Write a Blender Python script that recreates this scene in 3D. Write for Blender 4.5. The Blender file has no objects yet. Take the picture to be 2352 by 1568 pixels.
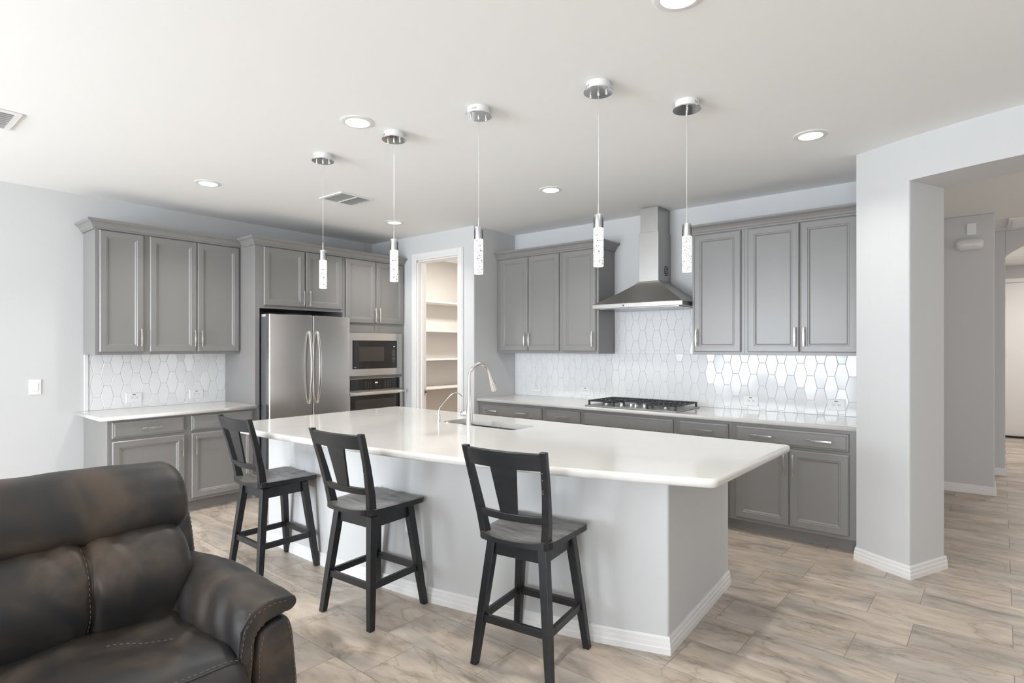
import bpy, bmesh, math, random
from mathutils import Vector, Matrix, noise
from mathutils.bvhtree import BVHTree

random.seed(7)
SC = bpy.context.scene
COL = SC.collection

# ------------------------------------------------------------------ camera
H = 2.815            # ceiling height
CZ = 0.914           # worktop height
CAM_YAW = 39.118
cam_d = bpy.data.cameras.new('camera')
cam = bpy.data.objects.new('camera', cam_d)
COL.objects.link(cam)
cam.location = (6.0875, -5.3157, 1.4786)
cam.rotation_euler = (math.radians(90), 0, math.radians(CAM_YAW))
cam_d.sensor_fit = 'HORIZONTAL'
cam_d.sensor_width = 36.0
cam_d.lens = 36.0 * 1306.9 / 2352
cam_d.shift_y = (796.75 - 784) / 2352
cam_d.clip_start = 0.05
SC.camera = cam

# ------------------------------------------------------------------ light and exposure
w = bpy.data.worlds.new('sky')
SC.world = w
w.use_nodes = True
bg = w.node_tree.nodes['Background']
bg.inputs[0].default_value = (0.70, 0.84, 1.0, 1)
bg.inputs[1].default_value = 0.3
SC.view_settings.view_transform = 'Standard'
SC.view_settings.look = 'None'
SC.view_settings.gamma = 1.0
SC.view_settings.use_curve_mapping = False
SC.view_settings.exposure = 0.15
SC.cycles.max_bounces = 10
SC.cycles.diffuse_bounces = 6
SC.cycles.glossy_bounces = 4
SC.cycles.sample_clamp_indirect = 6.0
SC.cycles.caustics_reflective = False
SC.cycles.caustics_refractive = False
SC.cycles.blur_glossy = 0.5


def area(name, loc, rot, sx, sy, power, color, shape='RECTANGLE', spread=None):
    l = bpy.data.lights.new(name, 'AREA')
    l.shape = shape
    l.size = sx
    if shape == 'RECTANGLE':
        l.size_y = sy
    l.energy = power
    l.color = color
    if spread:
        l.spread = math.radians(spread)
    o = bpy.data.objects.new(name, l)
    o.location = loc
    o.rotation_euler = rot
    COL.objects.link(o)
    return o


DAY = (0.85, 0.92, 1.0)
# daylight through the glazing behind the camera (back wall) and the side window
area('daylight_patio_door', (2.3, -9.75, 1.25), (math.radians(90), 0, 0), 3.4, 2.3, 490, DAY)
area('daylight_window', (6.9, -9.75, 1.45), (math.radians(90), 0, 0), 2.0, 1.7, 170, DAY)
area('daylight_hall', (9.6, 0.6, 1.5), (0, math.radians(90), 0), 1.4, 1.6, 28, (1.0, 0.93, 0.88))


# ------------------------------------------------------------------ materials
def nt(name):
    m = bpy.data.materials.new(name)
    m.use_nodes = True
    t = m.node_tree
    return m, t, t.nodes['Principled BSDF']


def N(t, kind, **kw):
    n = t.nodes.new(kind)
    for k, v in kw.items():
        if k == 'op':
            n.operation = v
        elif isinstance(k, str) and k.startswith('i'):
            n.inputs[int(k[1:])].default_value = v
        else:
            setattr(n, k, v)
    return n


def coords(t, scale=(1, 1, 1), kind='Object'):
    c = t.nodes.new('ShaderNodeTexCoord')
    m = t.nodes.new('ShaderNodeMapping')
    m.inputs['Scale'].default_value = scale
    t.links.new(c.outputs[kind], m.inputs['Vector'])
    return m.outputs[0]


def ramp(t, fac, stops):
    r = t.nodes.new('ShaderNodeValToRGB')
    e = r.color_ramp.elements
    while len(e) < len(stops):
        e.new(0.5)
    for s, (p, c) in zip(e, stops):
        s.position = p
        s.color = c if len(c) == 4 else (*c, 1)
    t.links.new(fac, r.inputs[0])
    return r.outputs[0]


def noise_tex(t, vec, scale, detail=4, rough=0.5, dist=0.0):
    n = t.nodes.new('ShaderNodeTexNoise')
    n.inputs['Scale'].default_value = scale
    n.inputs['Detail'].default_value = detail
    n.inputs['Roughness'].default_value = rough
    n.inputs['Distortion'].default_value = dist
    t.links.new(vec, n.inputs['Vector'])
    return n.outputs['Fac']


def bump(t, b, h, strength=0.2, dist=0.002):
    n = t.nodes.new('ShaderNodeBump')
    n.inputs['Strength'].default_value = strength
    n.inputs['Distance'].default_value = dist
    t.links.new(h, n.inputs['Height'])
    t.links.new(n.outputs[0], b.inputs['Normal'])
    return n


def plain(name, col, rough=0.5, metal=0.0, spec=0.5, bump_scale=None, bump_str=0.1, var=0.0, vscale=(1, 1, 1), vs=3):
    m, t, b = nt(name)
    b.inputs['Base Color'].default_value = (*col, 1)
    b.inputs['Roughness'].default_value = rough
    b.inputs['Metallic'].default_value = metal
    b.inputs['Specular IOR Level'].default_value = spec
    if var:
        v = coords(t, vscale)
        f = noise_tex(t, v, vs, 5)
        c = ramp(t, f, [(0.3, tuple(x * (1 - var) for x in col)), (0.7, tuple(min(1, x * (1 + var)) for x in col))])
        t.links.new(c, b.inputs['Base Color'])
    if bump_scale:
        v = coords(t)
        bump(t, b, noise_tex(t, v, bump_scale, 3), bump_str)
    return m


M = {}
M['wall'] = plain('painted_wall', (0.62, 0.625, 0.625), 0.75, bump_scale=55, bump_str=0.12, spec=0.3)
M['ceiling'] = plain('painted_ceiling', (0.90, 0.90, 0.89), 0.85, bump_scale=40, bump_str=0.12, spec=0.2)
M['trim'] = plain('white_trim_paint', (0.80, 0.79, 0.775), 0.4)
M['cabinet'] = plain('grey_cabinet_paint', (0.238, 0.231, 0.224), 0.32, spec=0.6, bump_scale=200, bump_str=0.04, var=0.03, vs=1.5)
M['cabinet_dark'] = plain('cabinet_shadow_gap', (0.02, 0.02, 0.02), 0.6)
M['nickel'] = plain('satin_nickel', (0.80, 0.77, 0.73), 0.24, metal=1.0)
M['satin_alu'] = plain('satin_aluminium', (0.80, 0.80, 0.81), 0.38, metal=1.0)
M['chrome'] = plain('chrome', (0.80, 0.80, 0.80), 0.07, metal=1.0)
M['white_plastic'] = plain('white_plastic', (0.83, 0.83, 0.82), 0.35)
M['slot'] = plain('dark_slot', (0.03, 0.03, 0.03), 0.6)
M['grey_print'] = plain('grey_print', (0.30, 0.30, 0.30), 0.6)
M['light_print'] = plain('light_print', (0.60, 0.60, 0.60), 0.5)
M['black_glass'] = plain('black_appliance_glass', (0.012, 0.011, 0.011), 0.06)
M['window_glass'] = plain('oven_window_glass', (0.055, 0.045, 0.040), 0.08)
M['fridge_side'] = plain('grey_fridge_side', (0.10, 0.105, 0.115), 0.4)
M['tray'] = plain('light_fridge_hinge', (0.55, 0.57, 0.60), 0.35)
M['cast_iron'] = plain('cast_iron', (0.035, 0.036, 0.040), 0.55, bump_scale=300, bump_str=0.1)
M['black_rubber'] = plain('black_rubber', (0.015, 0.015, 0.015), 0.7)
M['tile'] = plain('white_glazed_tile', (0.80, 0.805, 0.81), 0.12)
M['grout'] = plain('pale_grey_grout', (0.66, 0.66, 0.655), 0.9)
M['pantry'] = plain('pantry_wall', (0.60, 0.572, 0.538), 0.8, bump_scale=55, bump_str=0.1)
M['shelf'] = plain('pantry_shelf', (0.74, 0.72, 0.69), 0.5)
M['stitch'] = plain('tan_stitching', (0.20, 0.165, 0.13), 0.8)
M['wire'] = plain('clear_pendant_wire', (0.80, 0.80, 0.78), 0.3)
M['threshold'] = plain('black_threshold', (0.008, 0.008, 0.008), 0.6)
M['sconce'] = plain('opal_glass_shade', (0.78, 0.76, 0.74), 0.3)


def steel(name, col, rough, scale):
    m, t, b = nt(name)
    v = coords(t, scale)
    f = noise_tex(t, v, 40, 3, 0.6)
    b.inputs['Metallic'].default_value = 1.0
    b.inputs['Roughness'].default_value = rough
    b.inputs['Base Color'].default_value = (*col, 1)
    c = ramp(t, f, [(0.3, tuple(x * .93 for x in col)), (0.7, tuple(min(1, x * 1.06) for x in col))])
    t.links.new(c, b.inputs['Base Color'])
    bump(t, b, f, 0.03, 0.001)
    return m


M['steel'] = steel('brushed_steel', (0.40, 0.39, 0.375), 0.38, (1.5, 1.5, 60))
M['steel_v'] = steel('brushed_steel_appliance', (0.56, 0.54, 0.52), 0.28, (1.5, 1.5, 60))
M['steel_sink'] = steel('sink_steel', (0.42, 0.41, 0.40), 0.24, (30, 1.5, 1.5))


def quartz():
    m, t, b = nt('white_quartz')
    v = coords(t)
    a = noise_tex(t, v, 260, 2, 0.5)
    c2 = noise_tex(t, coords(t, (1, 1, 1)), 2.2, 5, 0.6, 0.6)
    speck = ramp(t, a, [(0.24, (0.45, 0.42, 0.38)), (0.30, (0.70, 0.69, 0.67))])
    cloud = ramp(t, c2, [(0.35, (0.97, 0.96, 0.94)), (0.65, (1, 1, 1))])
    mx = N(t, 'ShaderNodeMix', data_type='RGBA', blend_type='MULTIPLY')
    mx.inputs[0].default_value = 1.0
    t.links.new(speck, mx.inputs[6])
    t.links.new(cloud, mx.inputs[7])
    t.links.new(mx.outputs[2], b.inputs['Base Color'])
    b.inputs['Roughness'].default_value = 0.10
    return m


M['quartz'] = quartz()


def floor_mat():
    m, t, b = nt('wood_look_stone_tile')
    geo = t.nodes.new('ShaderNodeNewGeometry')
    sep = t.nodes.new('ShaderNodeSeparateXYZ')
    t.links.new(geo.outputs['Position'], sep.inputs[0])
    L = t.links

    def mth(op, a, c=None, d=None):
        n = t.nodes.new('ShaderNodeMath')
        n.operation = op
        for i, v in enumerate((a, c, d)):
            if v is None:
                continue
            if isinstance(v, (int, float)):
                n.inputs[i].default_value = v
            else:
                L.new(v, n.inputs[i])
        return n.outputs[0]
    RH, TL = 0.3055, 0.6143
    yy = mth('DIVIDE', mth('ADD', sep.outputs[1], 3.433), RH)
    row = mth('FLOOR', yy)
    fy = mth('SUBTRACT', yy, row)
    par = mth('MODULO', mth('ADD', row, 200.0), 2.0)
    ph = mth('ADD', mth('MULTIPLY', par, 0.215), mth('MULTIPLY', mth('ADD', sep.outputs[1], 3.433), 0.028))
    xx = mth('DIVIDE', mth('SUBTRACT', mth('SUBTRACT', sep.outputs[0], ph), 0.040), TL)
    colm = mth('FLOOR', xx)
    fx = mth('SUBTRACT', xx, colm)
    ex = mth('MULTIPLY', mth('MINIMUM', fx, mth('SUBTRACT', 1.0, fx)), TL)
    ey = mth('MULTIPLY', mth('MINIMUM', fy, mth('SUBTRACT', 1.0, fy)), RH)
    d = mth('MINIMUM', ex, ey)
    g = mth('LESS_THAN', d, 0.0018)
    cid = t.nodes.new('ShaderNodeCombineXYZ')
    L.new(colm, cid.inputs[0])
    L.new(row, cid.inputs[1])
    wn = t.nodes.new('ShaderNodeTexWhiteNoise')
    L.new(cid.outputs[0], wn.inputs[0])
    # per tile shift of the veins
    sc = t.nodes.new('ShaderNodeVectorMath')
    sc.operation = 'SCALE'
    L.new(wn.outputs['Color'], sc.inputs[0])
    sc.inputs['Scale'].default_value = 12.0
    ad = t.nodes.new('ShaderNodeVectorMath')
    ad.operation = 'ADD'
    L.new(geo.outputs['Position'], ad.inputs[0])
    L.new(sc.outputs[0], ad.inputs[1])
    mp = t.nodes.new('ShaderNodeMapping')
    mp.inputs['Scale'].default_value = (1.0, 2.6, 1)
    L.new(ad.outputs[0], mp.inputs[0])
    n1 = noise_tex(t, mp.outputs[0], 2.0, 7, 0.62, 0.9)
    mp2 = t.nodes.new('ShaderNodeMapping')
    mp2.inputs['Scale'].default_value = (1.0, 4.5, 1)
    L.new(ad.outputs[0], mp2.inputs[0])
    n2 = noise_tex(t, mp2.outputs[0], 5.0, 8, 0.7, 0.5)
    mp3 = t.nodes.new('ShaderNodeMapping')
    mp3.inputs['Scale'].default_value = (0.6, 1.3, 1)
    L.new(ad.outputs[0], mp3.inputs[0])
    n3 = noise_tex(t, mp3.outputs[0], 2.4, 6, 0.6, 0.6)
    base = ramp(t, n1, [(0.32, (0.400, 0.345, 0.290)), (0.46, (0.600, 0.520, 0.445)), (0.60, (0.690, 0.605, 0.525)), (0.75, (0.740, 0.670, 0.590))])
    streak = ramp(t, n2, [(0.30, (0.58, 0.53, 0.49)), (0.43, (0.92, 0.90, 0.87)), (0.62, (1.0, 1.0, 1.0))])
    # grey to beige drift from tile to tile
    tint = ramp(t, n3, [(0.38, (0.74, 0.765, 0.79)), (0.58, (1.0, 0.98, 0.95))])
    # thin dark crack veins
    ab = mth('ABSOLUTE', mth('SUBTRACT', noise_tex(t, mp3.outputs[0], 1.6, 5, 0.55, 1.0), 0.5))
    vein = ramp(t, ab, [(0.0, (0.72, 0.69, 0.66)), (0.006, (0.93, 0.92, 0.91)), (0.02, (1, 1, 1))])

    def mul(a, c):
        mx = N(t, 'ShaderNodeMix', data_type='RGBA', blend_type='MULTIPLY')
        mx.inputs[0].default_value = 1.0
        L.new(a, mx.inputs[6])
        L.new(c, mx.inputs[7])
        return mx.outputs[2]
    c = mul(mul(mul(base, streak), tint), vein)
    gm = N(t, 'ShaderNodeMix', data_type='RGBA')
    L.new(g, gm.inputs[0])
    L.new(c, gm.inputs[6])
    gm.inputs[7].default_value = (0.30, 0.27, 0.24, 1)
    L.new(gm.outputs[2], b.inputs['Base Color'])
    rr = mth('ADD', mth('MULTIPLY', n2, 0.15), 0.30)
    rg = mth('ADD', rr, mth('MULTIPLY', g, 0.4))
    L.new(rg, b.inputs['Roughness'])
    hh = mth('SUBTRACT', mth('MULTIPLY', n2, 0.25), g)
    bump(t, b, hh, 0.25, 0.0015)
    return m


M['floor'] = floor_mat()


def leather():
    m, t, b = nt('brown_leather')
    v = coords(t)
    n1 = noise_tex(t, v, 4.0, 4, 0.5, 0.9)
    c = ramp(t, n1, [(0.34, (0.021, 0.021, 0.024)), (0.49, (0.036, 0.031, 0.027)), (0.65, (0.084, 0.061, 0.045))])
    t.links.new(c, b.inputs['Base Color'])
    b.inputs['Roughness'].default_value = 0.48
    b.inputs['Specular IOR Level'].default_value = 0.45
    f = noise_tex(t, v, 340, 3, 0.6)
    bump(t, b, f, 0.10, 0.001)
    return m


M['leather'] = leather()


def stool_wood(name, worn):
    m, t, b = nt(name)
    v = coords(t, (3, 14, 14))
    n1 = noise_tex(t, v, 2.0, 6, 0.6, 0.4)
    if worn:
        c = ramp(t, n1, [(0.30, (0.035, 0.036, 0.040)), (0.48, (0.12, 0.115, 0.11)), (0.70, (0.24, 0.22, 0.20))])
        b.inputs['Roughness'].default_value = 0.30
    else:
        c = ramp(t, n1, [(0.35, (0.009, 0.010, 0.012)), (0.7, (0.018, 0.019, 0.022))])
        b.inputs['Roughness'].default_value = 0.36
    t.links.new(c, b.inputs['Base Color'])
    bump(t, b, n1, 0.08, 0.001)
    return m


M['black_wood'] = stool_wood('black_painted_wood', False)
M['worn_wood'] = stool_wood('worn_black_seat', True)


def emit(name, col, s):
    m = bpy.data.materials.new(name)
    m.use_nodes = True
    t = m.node_tree
    t.nodes.clear()
    o = t.nodes.new('ShaderNodeOutputMaterial')
    e = t.nodes.new('ShaderNodeEmission')
    e.inputs[0].default_value = (*col, 1)
    e.inputs[1].default_value = s
    t.links.new(e.outputs[0], o.inputs[0])
    return m


M['lens'] = emit('led_lens', (1.0, 0.98, 0.95), 3.5)
M['led_text'] = emit('led_digits', (0.9, 0.95, 1.0), 0.8)


def bubble_glass():
    m, t, b = nt('lit_bubble_glass')
    v = coords(t)
    vo = t.nodes.new('ShaderNodeTexNoise')
    vo.inputs['Scale'].default_value = 210
    vo.inputs['Detail'].default_value = 1.0
    vo.inputs['Distortion'].default_value = 1.2
    t.links.new(v, vo.inputs['Vector'])
    f = ramp(t, vo.outputs['Fac'], [(0.46, (0.06, 0.06, 0.06)), (0.52, (1, 1, 1)), (1.0, (1, 1, 1))])
    cc = ramp(t, vo.outputs['Fac'], [(0.46, (0.10, 0.10, 0.10)), (0.52, (0.5, 0.5, 0.49)), (1.0, (0.5, 0.5, 0.49))])
    t.links.new(cc, b.inputs['Base Color'])
    b.inputs['Roughness'].default_value = 0.2
    b.inputs['Emission Color'].default_value = (1, 0.985, 0.96, 1)
    mm = t.nodes.new('ShaderNodeMath')
    mm.operation = 'MULTIPLY'
    t.links.new(f, mm.inputs[0])
    mm.inputs[1].default_value = 1.6
    t.links.new(mm.outputs[0], b.inputs['Emission Strength'])
    return m


M['bubble'] = bubble_glass()


def clear_glass():
    m = bpy.data.materials.new('thin_clear_glass')
    m.use_nodes = True
    t = m.node_tree
    t.nodes.clear()
    o = t.nodes.new('ShaderNodeOutputMaterial')
    mx = t.nodes.new('ShaderNodeMixShader')
    fr = t.nodes.new('ShaderNodeFresnel')
    fr.inputs[0].default_value = 1.45
    tr = t.nodes.new('ShaderNodeBsdfTransparent')
    tr.inputs[0].default_value = (0.95, 0.96, 0.96, 1)
    gl = t.nodes.new('ShaderNodeBsdfGlossy')
    gl.inputs['Roughness'].default_value = 0.04
    t.links.new(fr.outputs[0], mx.inputs[0])
    t.links.new(tr.outputs[0], mx.inputs[1])
    t.links.new(gl.outputs[0], mx.inputs[2])
    t.links.new(mx.outputs[0], o.inputs[0])
    return m


M['glass'] = clear_glass()


# ------------------------------------------------------------------ mesh builder
def FL(p):   # cabinet frame on the left wall: (s, z, n) -> world
    return (p[2], p[0], p[1])


def FR(p):   # cabinet frame on the right (range) wall
    return (p[0], -p[2], p[1])


def FW(p):
    return p


class MB:
    def __init__(s, f=None):
        s.v, s.f, s.fn, s.mi, s.sm = [], [], f, [], []

    def add(s, vs, fs, mi=0, smooth=False):
        o = len(s.v)
        for p in vs:
            s.v.append(tuple(s.fn(p)) if s.fn else tuple(p))
        for q in fs:
            s.f.append([i + o for i in q])
            s.mi.append(mi)
            s.sm.append(smooth)
        return s

    def box(s, a, b, mi=0):
        x0, y0, z0 = a
        x1, y1, z1 = b
        return s.add([(x0, y0, z0), (x1, y0, z0), (x1, y1, z0), (x0, y1, z0), (x0, y0, z1), (x1, y0, z1), (x1, y1, z1), (x0, y1, z1)],
                     [(0, 3, 2, 1), (4, 5, 6, 7), (0, 1, 5, 4), (1, 2, 6, 5), (2, 3, 7, 6), (3, 0, 4, 7)], mi)

    def rings(s, rings, mi=0, cap0=True, cap1=True, smooth=False, closed=True):
        n = len(rings[0])
        vs = [p for r in rings for p in r]
        fs = []
        for k in range(len(rings) - 1):
            for i in range(n if closed else n - 1):
                j = (i + 1) % n
                fs.append((k * n + i, k * n + j, (k + 1) * n + j, (k + 1) * n + i))
        s.add(vs, fs, mi, smooth)
        o = len(s.v) - len(vs)
        if cap0:
            s.f.append([o + i for i in range(n)][::-1]); s.mi.append(mi); s.sm.append(False)
        if cap1:
            k = (len(rings) - 1) * n
            s.f.append([o + k + i for i in range(n)]); s.mi.append(mi); s.sm.append(False)
        return s

    def panel(s, s0, s1, z0, z1, prof, n0, mi=0):
        """concentric rectangles (s,z) with (inset, n) profile, back at n0"""
        rs = [[(s0, z0, n0), (s1, z0, n0), (s1, z1, n0), (s0, z1, n0)]]
        for ins, n in prof:
            rs.append([(s0 + ins, z0 + ins, n), (s1 - ins, z0 + ins, n), (s1 - ins, z1 - ins, n), (s0 + ins, z1 - ins, n)])
        return s.rings(rs, mi)

    def lathe(s, c, prof, n=32, axis='z', mi=0, smooth=True):
        rs = []
        for r, h in prof:
            ring = []
            for i in range(n):
                a = 2 * math.pi * i / n
                x, y = r * math.cos(a), r * math.sin(a)
                if axis == 'z':
                    p = (c[0] + x, c[1] + y, c[2] + h)
                elif axis == 'x':
                    p = (c[0] + h, c[1] + x, c[2] + y)
                else:
                    p = (c[0] + x, c[1] + h, c[2] + y)
                ring.append(p)
            rs.append(ring)
        return s.rings(rs, mi, True, True, smooth)

    def tube(s, pts, r, n=10, mi=0, smooth=True, flat=None):
        """flat=(w,h): rectangular section with given up vector"""
        pts = [Vector(p) for p in pts]
        rs = []
        up = Vector((0, 0, 1))
        prev = None
        for i, p in enumerate(pts):
            d = (pts[min(i + 1, len(pts) - 1)] - pts[max(i - 1, 0)]).normalized()
            if prev is None:
                a = up if abs(d.dot(up)) < 0.95 else Vector((1, 0, 0))
                u = d.cross(a).normalized()
            else:
                u = (prev - d * prev.dot(d)).normalized()
            prev = u
            v = d.cross(u).normalized()
            rr = r[i] if isinstance(r, (list, tuple)) else r
            if flat:
                a, b = flat
                rs.append([tuple(p + u * x * a + v * y * b) for x, y in ((-.5, -.5), (.5, -.5), (.5, .5), (-.5, .5))])
            else:
                rs.append([tuple(p + u * rr * math.cos(2 * math.pi * k / n) + v * rr * math.sin(2 * math.pi * k / n)) for k in range(n)])
        return s.rings(rs, mi, True, True, smooth and not flat)

    def prism(s, poly, z0, z1, mi=0):
        return s.rings([[(x, y, z0) for x, y in poly], [(x, y, z1) for x, y in poly]], mi)

    def build(s, name, mats, parent=None, bevel=0.0, seg=2, origin=None, recalc=True, subsurf=0):
        me = bpy.data.meshes.new(name)
        root = parent
        while root is not None and root.parent is not None:
            root = root.parent
        o0 = Vector(root.location) if root is not None and not root.get('_local') else Vector(origin or (0, 0, 0))
        if root is not None and root.get('_local'):
            o0 = Vector((0, 0, 0))
        me.from_pydata([tuple(Vector(p) - o0) for p in s.v], [], s.f)
        if not isinstance(mats, (list, tuple)):
            mats = [mats]
        for m in mats:
            me.materials.append(m)
        for p, mi, sm in zip(me.polygons, s.mi, s.sm):
            p.material_index = mi
            p.use_smooth = sm
        if recalc:
            bm = bmesh.new()
            bm.from_mesh(me)
            bmesh.ops.recalc_face_normals(bm, faces=bm.faces[:])
            if any(s.sm):
                for e in bm.edges:
                    if len(e.link_faces) == 2 and e.calc_face_angle(0) > 0.62:
                        e.smooth = False
            bm.to_mesh(me)
            bm.free()
        me.update()
        o = bpy.data.objects.new(name, me)
        COL.objects.link(o)
        if parent is not None:
            o.parent = parent
        elif origin:
            o.location = origin
        if bevel:
            b = o.modifiers.new('bevel', 'BEVEL')
            b.width = bevel
            b.segments = seg
            b.limit_method = 'ANGLE'
            b.angle_limit = math.radians(40)
            b.harden_normals = False
        if subsurf:
            b = o.modifiers.new('subsurf', 'SUBSURF')
            b.levels = b.render_levels = subsurf
        return o


def thing(name, label, cat, loc, group=None, local=False, rz=0.0):
    o = bpy.data.objects.new(name, None)
    COL.objects.link(o)
    o.location = loc
    o.rotation_euler = (0, 0, rz)
    o.empty_display_size = 0.1
    o['label'] = label
    o['category'] = cat
    if group:
        o['group'] = group
    if local:
        o['_local'] = 1
    return o


def tag(o, label, cat, group=None):
    o['label'] = label
    o['category'] = cat
    if group:
        o['group'] = group
    return o


def struct(o):
    o['kind'] = 'structure'
    return o


# ------------------------------------------------------------------ room shell
# floor and ceiling
struct(MB().box((-0.6, -10.2, -0.1), (11.0, 9.0, 0.0)).build('floor', M['floor']))
struct(MB().box((-0.6, -10.2, H), (11.0, 9.0, H + 0.1)).build('ceiling', M['ceiling']))

# left wall (fridge wall)
struct(MB().box((-0.2, -10.2, 0), (0, -0.84, H)).build('wall_left', M['wall']))

# back wall behind the camera with patio door and window openings
mb = MB()
mb.box((-0.2, -9.7, 0), (0.6, -9.5, H))
mb.box((0.6, -9.7, 2.4), (4.0, -9.5, H))
mb.box((4.0, -9.7, 0), (5.9, -9.5, H))
mb.box((5.9, -9.7, 0), (7.9, -9.5, 0.6))
mb.box((5.9, -9.7, 2.3), (7.9, -9.5, H))
mb.box((7.9, -9.7, 0), (10.2, -9.5, H))
struct(mb.build('wall_back', M['wall']))
mb = MB()
for x in (0.6, 1.66, 2.72, 3.84):
    mb.box((x, -9.66, 0), (x + 0.16, -9.55, 2.4))  # unseen mullions, made wide to break up the glazing's reflections in the tiles
mb.box((0.6, -9.65, 2.34), (4.0, -9.55, 2.4))
struct(mb.build('window_1', M['trim']))
mb = MB()
for x in (5.9, 6.87, 7.84):
    mb.box((x, -9.65, 0.6), (x + 0.06, -9.55, 2.3))
mb.box((5.9, -9.65, 2.24), (7.9, -9.55, 2.3))
mb.box((5.9, -9.65, 0.6), (7.9, -9.55, 0.66))
struct(mb.build('window_2', M['trim']))
struct(MB().box((10.0, -9.7, 0), (10.2, -1.3, H)).build('wall_right', M['wall']))

# range wall
XP, YP = 1.812, -0.722      # pantry corner
struct(MB().box((XP - 0.1, 0, 0), (5.62, 0.15, H)).build('wall_range', M['wall']))
# pantry: door wall, side wall, interior
DX0, DX1, DZ = 0.880, 1.575, 2.515
mb = MB()
mb.box((0.0, YP, 0), (DX0, YP + 0.12, H))
mb.box((DX0, YP, DZ), (DX1, YP + 0.12, H))
mb.prism([(DX1, YP)] + [(XP - 0.012, YP), (XP - 0.0035, YP + 0.0035), (XP, YP + 0.012)] + [(XP, 0.0), (XP - 0.1, 0.0), (XP - 0.1, YP + 0.12), (DX1, YP + 0.12)], 0, H)
struct(mb.build('wall_pantry', M['wall']))
mb = MB()
mb.box((-0.45, YP, 0), (-0.35, 1.7, H))
mb.box((-0.35, 1.6, 0), (XP, 1.7, H))
mb.box((XP - 0.1, 0.15, 0), (XP, 1.6, H))
mb.box((-0.35, YP - 0.12, 0), (0.0, YP + 0.0, H))
mb.box((XP - 0.102, YP + 0.121, 0), (XP - 0.1, 0.15, H))
struct(mb.build('wall_pantry_inside', M['pantry']))
# door casing + jamb
mb = MB()
cw = 0.082
for (x0, x1) in ((DX0 - cw, DX0), (DX1, DX1 + cw)):
    mb.box((x0, YP - 0.018, 0), (x1, YP - 0.001, DZ + cw))
    mb.box((x0 + (0.012 if x0 < DX0 - .01 else 0.03), YP - 0.024, 0), (x1 - (0.03 if x0 < DX0 - .01 else 0.012), YP - 0.018, DZ + cw - 0.012))
mb.box((DX0, YP - 0.018, DZ), (DX1, YP - 0.001, DZ + cw))
mb.box((DX0, YP - 0.024, DZ + 0.03), (DX1, YP - 0.018, DZ + cw - 0.012))
mb.box((DX0, YP - 0.001, 0), (DX0 + 0.018, YP + 0.13, DZ))
mb.box((DX1 - 0.018, YP - 0.001, 0), (DX1, YP + 0.13, DZ))
mb.box((DX0, YP - 0.001, DZ - 0.018), (DX1, YP + 0.13, DZ))
mb.box((DX0 + 0.018, YP + 0.05, 0), (DX0 + 0.030, YP + 0.09, DZ - 0.018))
dc = struct(mb.build('door_1', M['trim'], bevel=0.003))
mb = MB().box((DX0 + 0.016, YP + 0.092, 0.905), (DX0 + 0.034, YP + 0.125, 0.965))
mb.box((DX0 + 0.028, YP + 0.10, 0.92), (DX0 + 0.038, YP + 0.118, 0.95), 1)
mb.build('strike_plate', [M['nickel'], M['slot']], dc)

# pantry shelves on the left pantry wall
for z, lab in ((2.145, 'topmost'), (1.722, 'second from the top'), (1.305, 'third from the top'), (0.885, 'lowest visible')):
    o = MB().box((-0.349, YP + 0.13, z - 0.020), (0.0, 1.599, z)).build('pantry_shelf', M['shelf'], bevel=0.002)
    tag(o, 'pale shelf inside the pantry doorway, %s of the four' % lab, 'shelf', 'pantry shelves')
area('pantry_light', (1.0, 0.5, H - 0.03), (0, 0, 0), 0.3, 0.3, 48, (1.0, 0.97, 0.94))

# curved wall with the hallway opening
curve = [(5.447, -0.722), (5.54, -0.782), (5.65, -0.846), (5.765, -0.905), (5.88, -0.957), (6.02, -1.012), (6.16, -1.062), (6.30, -1.104), (6.6, -1.18), (7.0, -1.25), (7.6, -1.31), (8.4, -1.34), (10.05, -1.35)]


def off(i, d):
    a = Vector(curve[max(i - 1, 0)]); b = Vector(curve[min(i + 1, len(curve) - 1)])
    t = (b - a).normalized()
    return (curve[i][0] - t.y * d, curve[i][1] + t.x * d)


TH = 0.40
jb = (5.932, -0.53)            # back corner of the jamb
front = curve[:4]
def round_corner(a, b, c, r, k=5):
    a, b, c = Vector(a), Vector(b), Vector(c)
    p, q = b + (a - b).normalized() * r, b + (c - b).normalized() * r
    return [tuple((1 - t) ** 2 * p + 2 * t * (1 - t) * b + t * t * q) for t in [i / k for i in range(k + 1)]]


OH = 2.54
colp = [front[0]] + front[1:3] + round_corner(front[2], front[3], jb, 0.016) + round_corner(front[3], jb, (5.60, 0.0), 0.016) + [(5.60, 0.0), (5.447, 0.0)]
mb = MB().prism(colp, 0, OH)
bk = [off(i, TH) for i in range(4, len(curve))]
top = curve + bk[::-1] + [jb, (5.60, 0.0), (5.447, 0.0)]
mb.prism(top, OH, H)
# far side of the opening, out of frame
rs = []
for k in range(9, len(curve)):
    a, b = curve[k], off(k, TH)
    rs.append([(a[0], a[1], 0), (b[0], b[1], 0), (b[0], b[1], OH), (a[0], a[1], OH)])
mb.rings(rs)
struct(mb.build('wall_column', M['wall']))


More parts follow.
